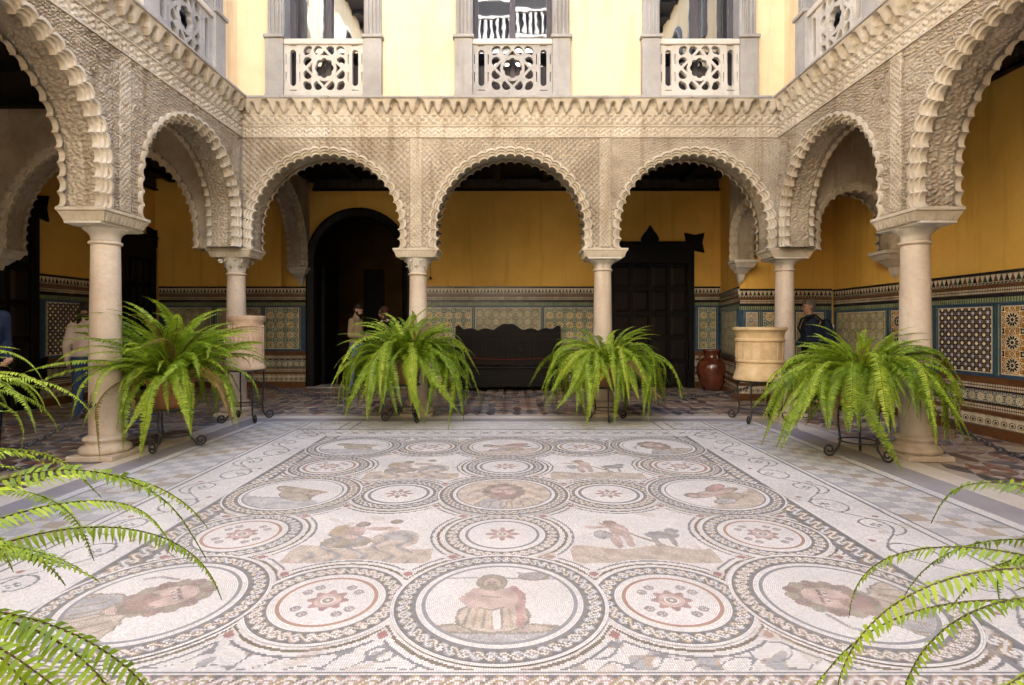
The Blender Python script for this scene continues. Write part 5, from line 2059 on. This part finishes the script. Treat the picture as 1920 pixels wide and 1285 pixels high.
M['shoe_pale'] = simple('pale_shoe', (0.35, 0.32, 0.30), (0.48, 0.45, 0.42), 15, 0.6)


def loft(mb, rings, n=18):
    vs, fs = [], []
    for (cx, cy, z, rx, ry) in rings:
        for i in range(n):
            a_ = 2 * PI * i / n
            vs.append((cx + rx * math.cos(a_), cy + ry * math.sin(a_), z))
    for j in range(len(rings) - 1):
        for i in range(n):
            i2 = (i + 1) % n
            fs.append((j * n + i, j * n + i2, (j + 1) * n + i2, (j + 1) * n + i))
    fs.append(tuple(range(n - 1, -1, -1)))
    fs.append(tuple((len(rings) - 1) * n + i for i in range(n)))
    mb.add(vs, fs)


def limb(mb, pts, rad, n=12):
    """tapered limb with rounded joints"""
    P = [Vector(p) for p in pts]
    path, rr_ = [], []
    for k in range(len(P) - 1):
        for q in range(6):
            s = q / 6
            path.append(P[k].lerp(P[k + 1], s)); rr_.append(rad[k] + (rad[k + 1] - rad[k]) * s)
    path.append(P[-1]); rr_.append(rad[-1])
    mb.tube(path, rr_, n)
    for p, r_ in zip(P, rad):
        mb.ell(p, (r_, r_, r_), 12, 8)


def fused(mb, name, mat, parent, voxel=0.012, sm=5, extra=None):
    me = mb.mesh(name)
    o = bpy.data.objects.new(name, me)
    COL.objects.link(o)
    m = o.modifiers.new('r', 'REMESH'); m.mode = 'VOXEL'; m.voxel_size = voxel; m.use_smooth_shade = True
    s = o.modifiers.new('s', 'SMOOTH'); s.iterations = sm; s.factor = 0.5
    dg = bpy.context.evaluated_depsgraph_get()
    ne = bpy.data.meshes.new_from_object(o.evaluated_get(dg))
    bpy.data.objects.remove(o)
    if extra is not None:
        bm = bmesh.new(); bm.from_mesh(ne); bm.from_mesh(extra.mesh('x', smooth=True)); bm.to_mesh(ne); bm.free()
    for p in ne.polygons:
        p.use_smooth = True
    ne.name = name
    ne.materials.clear()
    return link(name, ne, mat, parent)


def hand(mb, wrist, dirv, palm_n, curl, side):
    """palm, four fingers of unequal length and a thumb, rooted at the wrist"""
    d = Vector(dirv).normalized(); nrm = Vector(palm_n); nrm = (nrm - d * nrm.dot(d)).normalized()
    lat = d.cross(nrm) * side
    w = Vector(wrist)
    rot = Matrix((lat, nrm, d)).transposed()
    mb.ell(w + d * 0.045, (0.040, 0.016, 0.052), 10, 8, rot)
    for k, (off, L) in enumerate(((0.030, 0.068), (0.010, 0.078), (-0.011, 0.072), (-0.030, 0.056))):
        p = w + d * 0.085 + lat * off
        pts = [p]
        ang_ = 0.2
        for q in range(3):
            ang_ += curl * (0.8 + 0.1 * k)
            pts.append(pts[-1] + (d * math.cos(ang_) + nrm * math.sin(ang_)) * L / 3)
        mb.tube(pts, [0.0095, 0.009, 0.008, 0.0065], 6)
    p = w + d * 0.025 + lat * 0.032
    mb.tube([p, p + lat * 0.022 + d * 0.022 + nrm * 0.012, p + lat * 0.026 + d * 0.05 + nrm * 0.022], [0.012, 0.010, 0.008], 6)


def person(label, loc, rz, hgt, top, trousers, shoes, hair, hair_kind, arms, head_pitch=0.0, head_yaw=0.0, female=False, stride=0.0, open_collar=False, curl=0.4, beard=False):
    t = thing('person', label, 'person', loc, rz)
    k = hgt / 1.76
    t.scale = (k, k, k)
    body, hands = MB(), MB()
    sw_ = 0.165 if female else 0.19
    tw_ = 0.115 if female else 0.13
    torso = [(0, 0.0, 0.86, 0.155, 0.105), (0, 0.0, 0.95, 0.165, 0.115), (0, -0.005, 1.06, 0.135 if female else 0.145, 0.10), (0, -0.005, 1.2, 0.155, 0.115),
             (0, 0.0, 1.32, 0.17, 0.115), (0, 0.005, 1.41, 0.15, 0.09), (0, 0.005, 1.46, 0.08, 0.065)]
    loft(body, torso)
    limb(body, [(0, 0.01, 1.42), (0, -0.012, 1.56)], [0.062, 0.052])
    hips = [(-0.085, 0, 0.92), (0.085, 0, 0.92)]
    legs = []
    for i, sx in enumerate((-1, 1)):
        st = stride * (1 if i else -1)
        kn = (sx * 0.095, -0.02 + st * 0.5 - abs(st) * 0.2, 0.50)
        an = (sx * 0.10, 0.015 + st, 0.085 + (0.03 if st > 0 else 0))
        legs.append([(sx * 0.085, 0.0, 0.90), kn, an])
        limb(body, legs[-1], [0.082, 0.055, 0.038])
        limb(body, [an, (an[0] + sx * 0.012, an[1] - 0.15, 0.035)], [0.042, 0.030])
    ar = []
    for i, sx in enumerate((-1, 1)):
        el, wr = arms[i]
        pts = [(sx * sw_, 0.005, 1.405), el, wr]
        ar.append(pts)
        limb(body, pts, [0.050, 0.038, 0.026])
        d = Vector(wr) - Vector(el)
        hand(hands, Vector(wr) - d.normalized() * 0.005, d, (-sx * 0.8, -0.3, 0.35), curl, sx)
    # head: skull, jaw, nose, ears
    hr = Matrix.Rotation(head_yaw, 3, 'Z') @ Matrix.Rotation(head_pitch, 3, 'X')
    hc = Vector((0, -0.02, 1.655))
    piv = Vector((0, 0.0, 1.56))
    def H(p): return piv + hr @ (Vector(p) + hc - piv)
    body.ell(H((0, 0.012, 0.02)), (0.074, 0.095, 0.098), 18, 12, hr)
    body.ell(H((0, -0.022, -0.05)), (0.055, 0.068, 0.068), 16, 10, hr)
    body.ell(H((0, -0.062, -0.092)), (0.026, 0.024, 0.02), 10, 8, hr)
    body.ell(H((0, -0.088, -0.03)), (0.014, 0.022, 0.024), 8, 6, hr)
    body.ell(H((0, -0.078, 0.022)), (0.045, 0.016, 0.012), 10, 6, hr)
    for sx in (-1, 1):
        body.ell(H((sx * 0.075, 0.018, -0.02)), (0.010, 0.020, 0.030), 8, 6, hr)
    fused(body, 'body', M['skin'], t, 0.0105, 4, hands)
    ey = MB()
    for sx in (-1, 1):
        ey.ell(H((sx * 0.031, -0.078, 0.001)), (0.012, 0.008, 0.007), 8, 6, hr)
    ey.build('eyes', M['hair_dark'], t, smooth=True)
    mo = MB().ell(H((0, -0.088, -0.070)), (0.024, 0.010, 0.006), 8, 6, hr)
    mo.build('mouth', M['brown_tile'], t, smooth=True)
    # clothes
    tp = MB()
    loft(tp, [(c[0], c[1], c[2], c[3] + 0.022, c[4] + 0.024) for c in torso[1:-1]] + [(0, 0.005, 1.455, 0.09, 0.075)])
    for pts in ar:
        e_ = Vector(pts[1]).lerp(Vector(pts[2]), 0.93)
        limb(tp, [pts[0], pts[1], e_], [0.068, 0.056, 0.042])
    if not open_collar:
        limb(tp, [(0, 0.012, 1.43), (0, 0.002, 1.485)], [0.078, 0.068])
    fused(tp, 'top', M[top], t, 0.014, 4)
    if open_collar:
        c = MB()
        c.tube([(-0.06, -0.045, 1.50), (-0.035, -0.10, 1.40), (0.0, -0.125, 1.30), (0.035, -0.10, 1.40), (0.06, -0.045, 1.50), (0.0, 0.07, 1.50)], 0.024, 8, True)
        c.ell((0, -0.105, 1.36), (0.05, 0.03, 0.09), 12, 8)
        c.build('collar', M['white_cloth'], t, smooth=True)
    tr = MB()
    loft(tr, [(0, 0, 0.80, 0.15, 0.115), (0, 0, 0.9, 0.178, 0.13), (0, 0, 0.99, 0.168, 0.122), (0, 0, 1.03, 0.155, 0.118)])
    for pts in legs:
        an = Vector(pts[2]) + Vector((0, 0, 0.02))
        limb(tr, [pts[0], pts[1], an], [0.106, 0.082, 0.068])
    fused(tr, 'trousers', M[trousers], t, 0.014, 4)
    for pts in legs:
        an = pts[2]
        s = MB()
        z0 = an[2] - 0.085
        s.ell((an[0], an[1] + 0.005, 0.055 + z0), (0.046, 0.06, 0.052), 12, 8)
        s.ell((an[0], an[1] - 0.10, 0.038 + z0), (0.046, 0.11, 0.036), 12, 8)
        s.box(an[0] - 0.044, an[0] + 0.044, an[1] - 0.19, an[1] + 0.055, 0.0 + z0, 0.022 + z0)
        fused(s, 'shoe', M[shoes], t, 0.010, 3)
    # hair
    h = MB()
    if hair_kind == 'short':
        h.ell(H((0, 0.020, 0.052)), (0.081, 0.100, 0.084), 18, 12, hr)
        h.ell(H((0, 0.055, -0.02)), (0.072, 0.062, 0.07), 14, 10, hr)
    else:
        rs = random.Random(4)
        for q in range(46):
            a_ = rs.uniform(0.35, 2 * PI - 0.35) + PI / 2 * 3
            zz = rs.uniform(-0.16, 0.11)
            rr0 = 0.088 * math.sqrt(max(0.15, 1 - (max(zz, 0) / 0.125) ** 2))
            h.ell(H((rr0 * math.cos(a_), 0.022 + rr0 * 1.05 * math.sin(a_), zz)), (rs.uniform(0.022, 0.036),) * 3, 8, 6)
        h.ell(H((0, 0.03, 0.05)), (0.086, 0.098, 0.09), 16, 10, hr)
    fused(h, 'hair', M[hair], t, 0.010, 2)
    if beard:
        b = MB()
        b.ell(H((0, -0.045, -0.092)), (0.052, 0.050, 0.040), 14, 10, hr)
        b.ell(H((0, -0.082, -0.055)), (0.030, 0.012, 0.009), 10, 6, hr)
        for sx in (-1, 1):
            b.ell(H((sx * 0.055, -0.012, -0.06)), (0.012, 0.03, 0.045), 8, 6, hr)
        fused(b, 'beard', M[hair], t, 0.008, 2)
    return t


hold = (((-0.215, 0.03, 1.12), (-0.075, -0.26, 1.08)), ((0.215, 0.03, 1.12), (0.075, -0.26, 1.10)))
rest_ = (((-0.235, 0.04, 1.13), (-0.225, -0.05, 0.88)), ((0.235, 0.04, 1.13), (0.225, -0.05, 0.88)))
man = person('bearded man in beige sweater and jeans looking down beside the doorway', (-3.22, 11.36, 0.0), R(80), 1.77, 'beige_wool', 'denim', 'shoe', 'hair_dark', 'short', hold, 0.35, 0.0, beard=True)
ph = thing('phone', 'dark phone held by the bearded man', 'phone', (-3.22 + 0.33, 11.36, 0.0))
bev(MB().box(-0.005, 0.005, -0.075, 0.075, 1.10, 1.18).build('case', M['black_tile'], ph), 0.003, 1)
person('curly-haired woman in dark jacket with white collar facing the bearded man', (-2.56, 11.10, 0.0), R(-85), 1.69, 'black_cloth', 'black_cloth', 'shoe_pale', 'hair_brown', 'curly', hold, 0.15, 0.0, True, open_collar=True)
rm = person('grey-haired man in navy jacket walking left with a backpack', (4.93, 8.95, 0.0), R(-105), 1.74, 'navy', 'black_cloth', 'shoe', 'hair_grey', 'short',
            (((-0.225, -0.02, 1.14), (-0.19, -0.20, 0.98)), ((0.235, 0.08, 1.14), (0.22, 0.02, 0.90))), 0.05, 0.1, stride=0.12)
bp = thing('backpack', 'dark backpack with pale badge on the walking man', 'backpack', (4.93, 8.95, 0.0), R(-105))
b_ = MB(); b_.ell((0, 0.235, 1.22), (0.15, 0.10, 0.22), 16, 12); b_.ell((0, 0.31, 1.13), (0.11, 0.06, 0.11), 14, 10); b_.box(-0.12, 0.12, 0.17, 0.29, 1.02, 1.3)
fused(b_, 'bag', M['navy'], bp, 0.014, 4)
for sx in (-1, 1):
    MB().tube([(sx * 0.10, 0.17, 1.38), (sx * 0.11, 0.05, 1.49), (sx * 0.115, -0.10, 1.43), (sx * 0.125, -0.15, 1.28), (sx * 0.14, -0.06, 1.12), (sx * 0.12, 0.16, 1.05)], 0.017, 6).build('strap', M['black_cloth'], bp, smooth=True)
bm2 = MB().ell((0, 0.338, 1.30), (0.05, 0.012, 0.035), 12, 8)
bm2.build('badge', M['white_cloth'], bp, smooth=True)
person('person in cream top and dark jeans half hidden behind the left near column', (-6.02, 7.72, 0.0), R(-140), 1.63, 'cream_cloth', 'dark_denim', 'shoe', 'hair_dark', 'curly', rest_, 0.15, 0.2, True)
person('person in navy jacket cut off by the left edge of the picture', (-4.76, 4.85, 0.0), R(70), 1.74, 'navy', 'black_cloth', 'shoe', 'hair_dark', 'short',
       (((-0.225, 0.03, 1.14), (-0.12, -0.20, 1.0)), ((0.225, 0.03, 1.14), (0.12, -0.22, 1.02))), 0.2, 0.0)
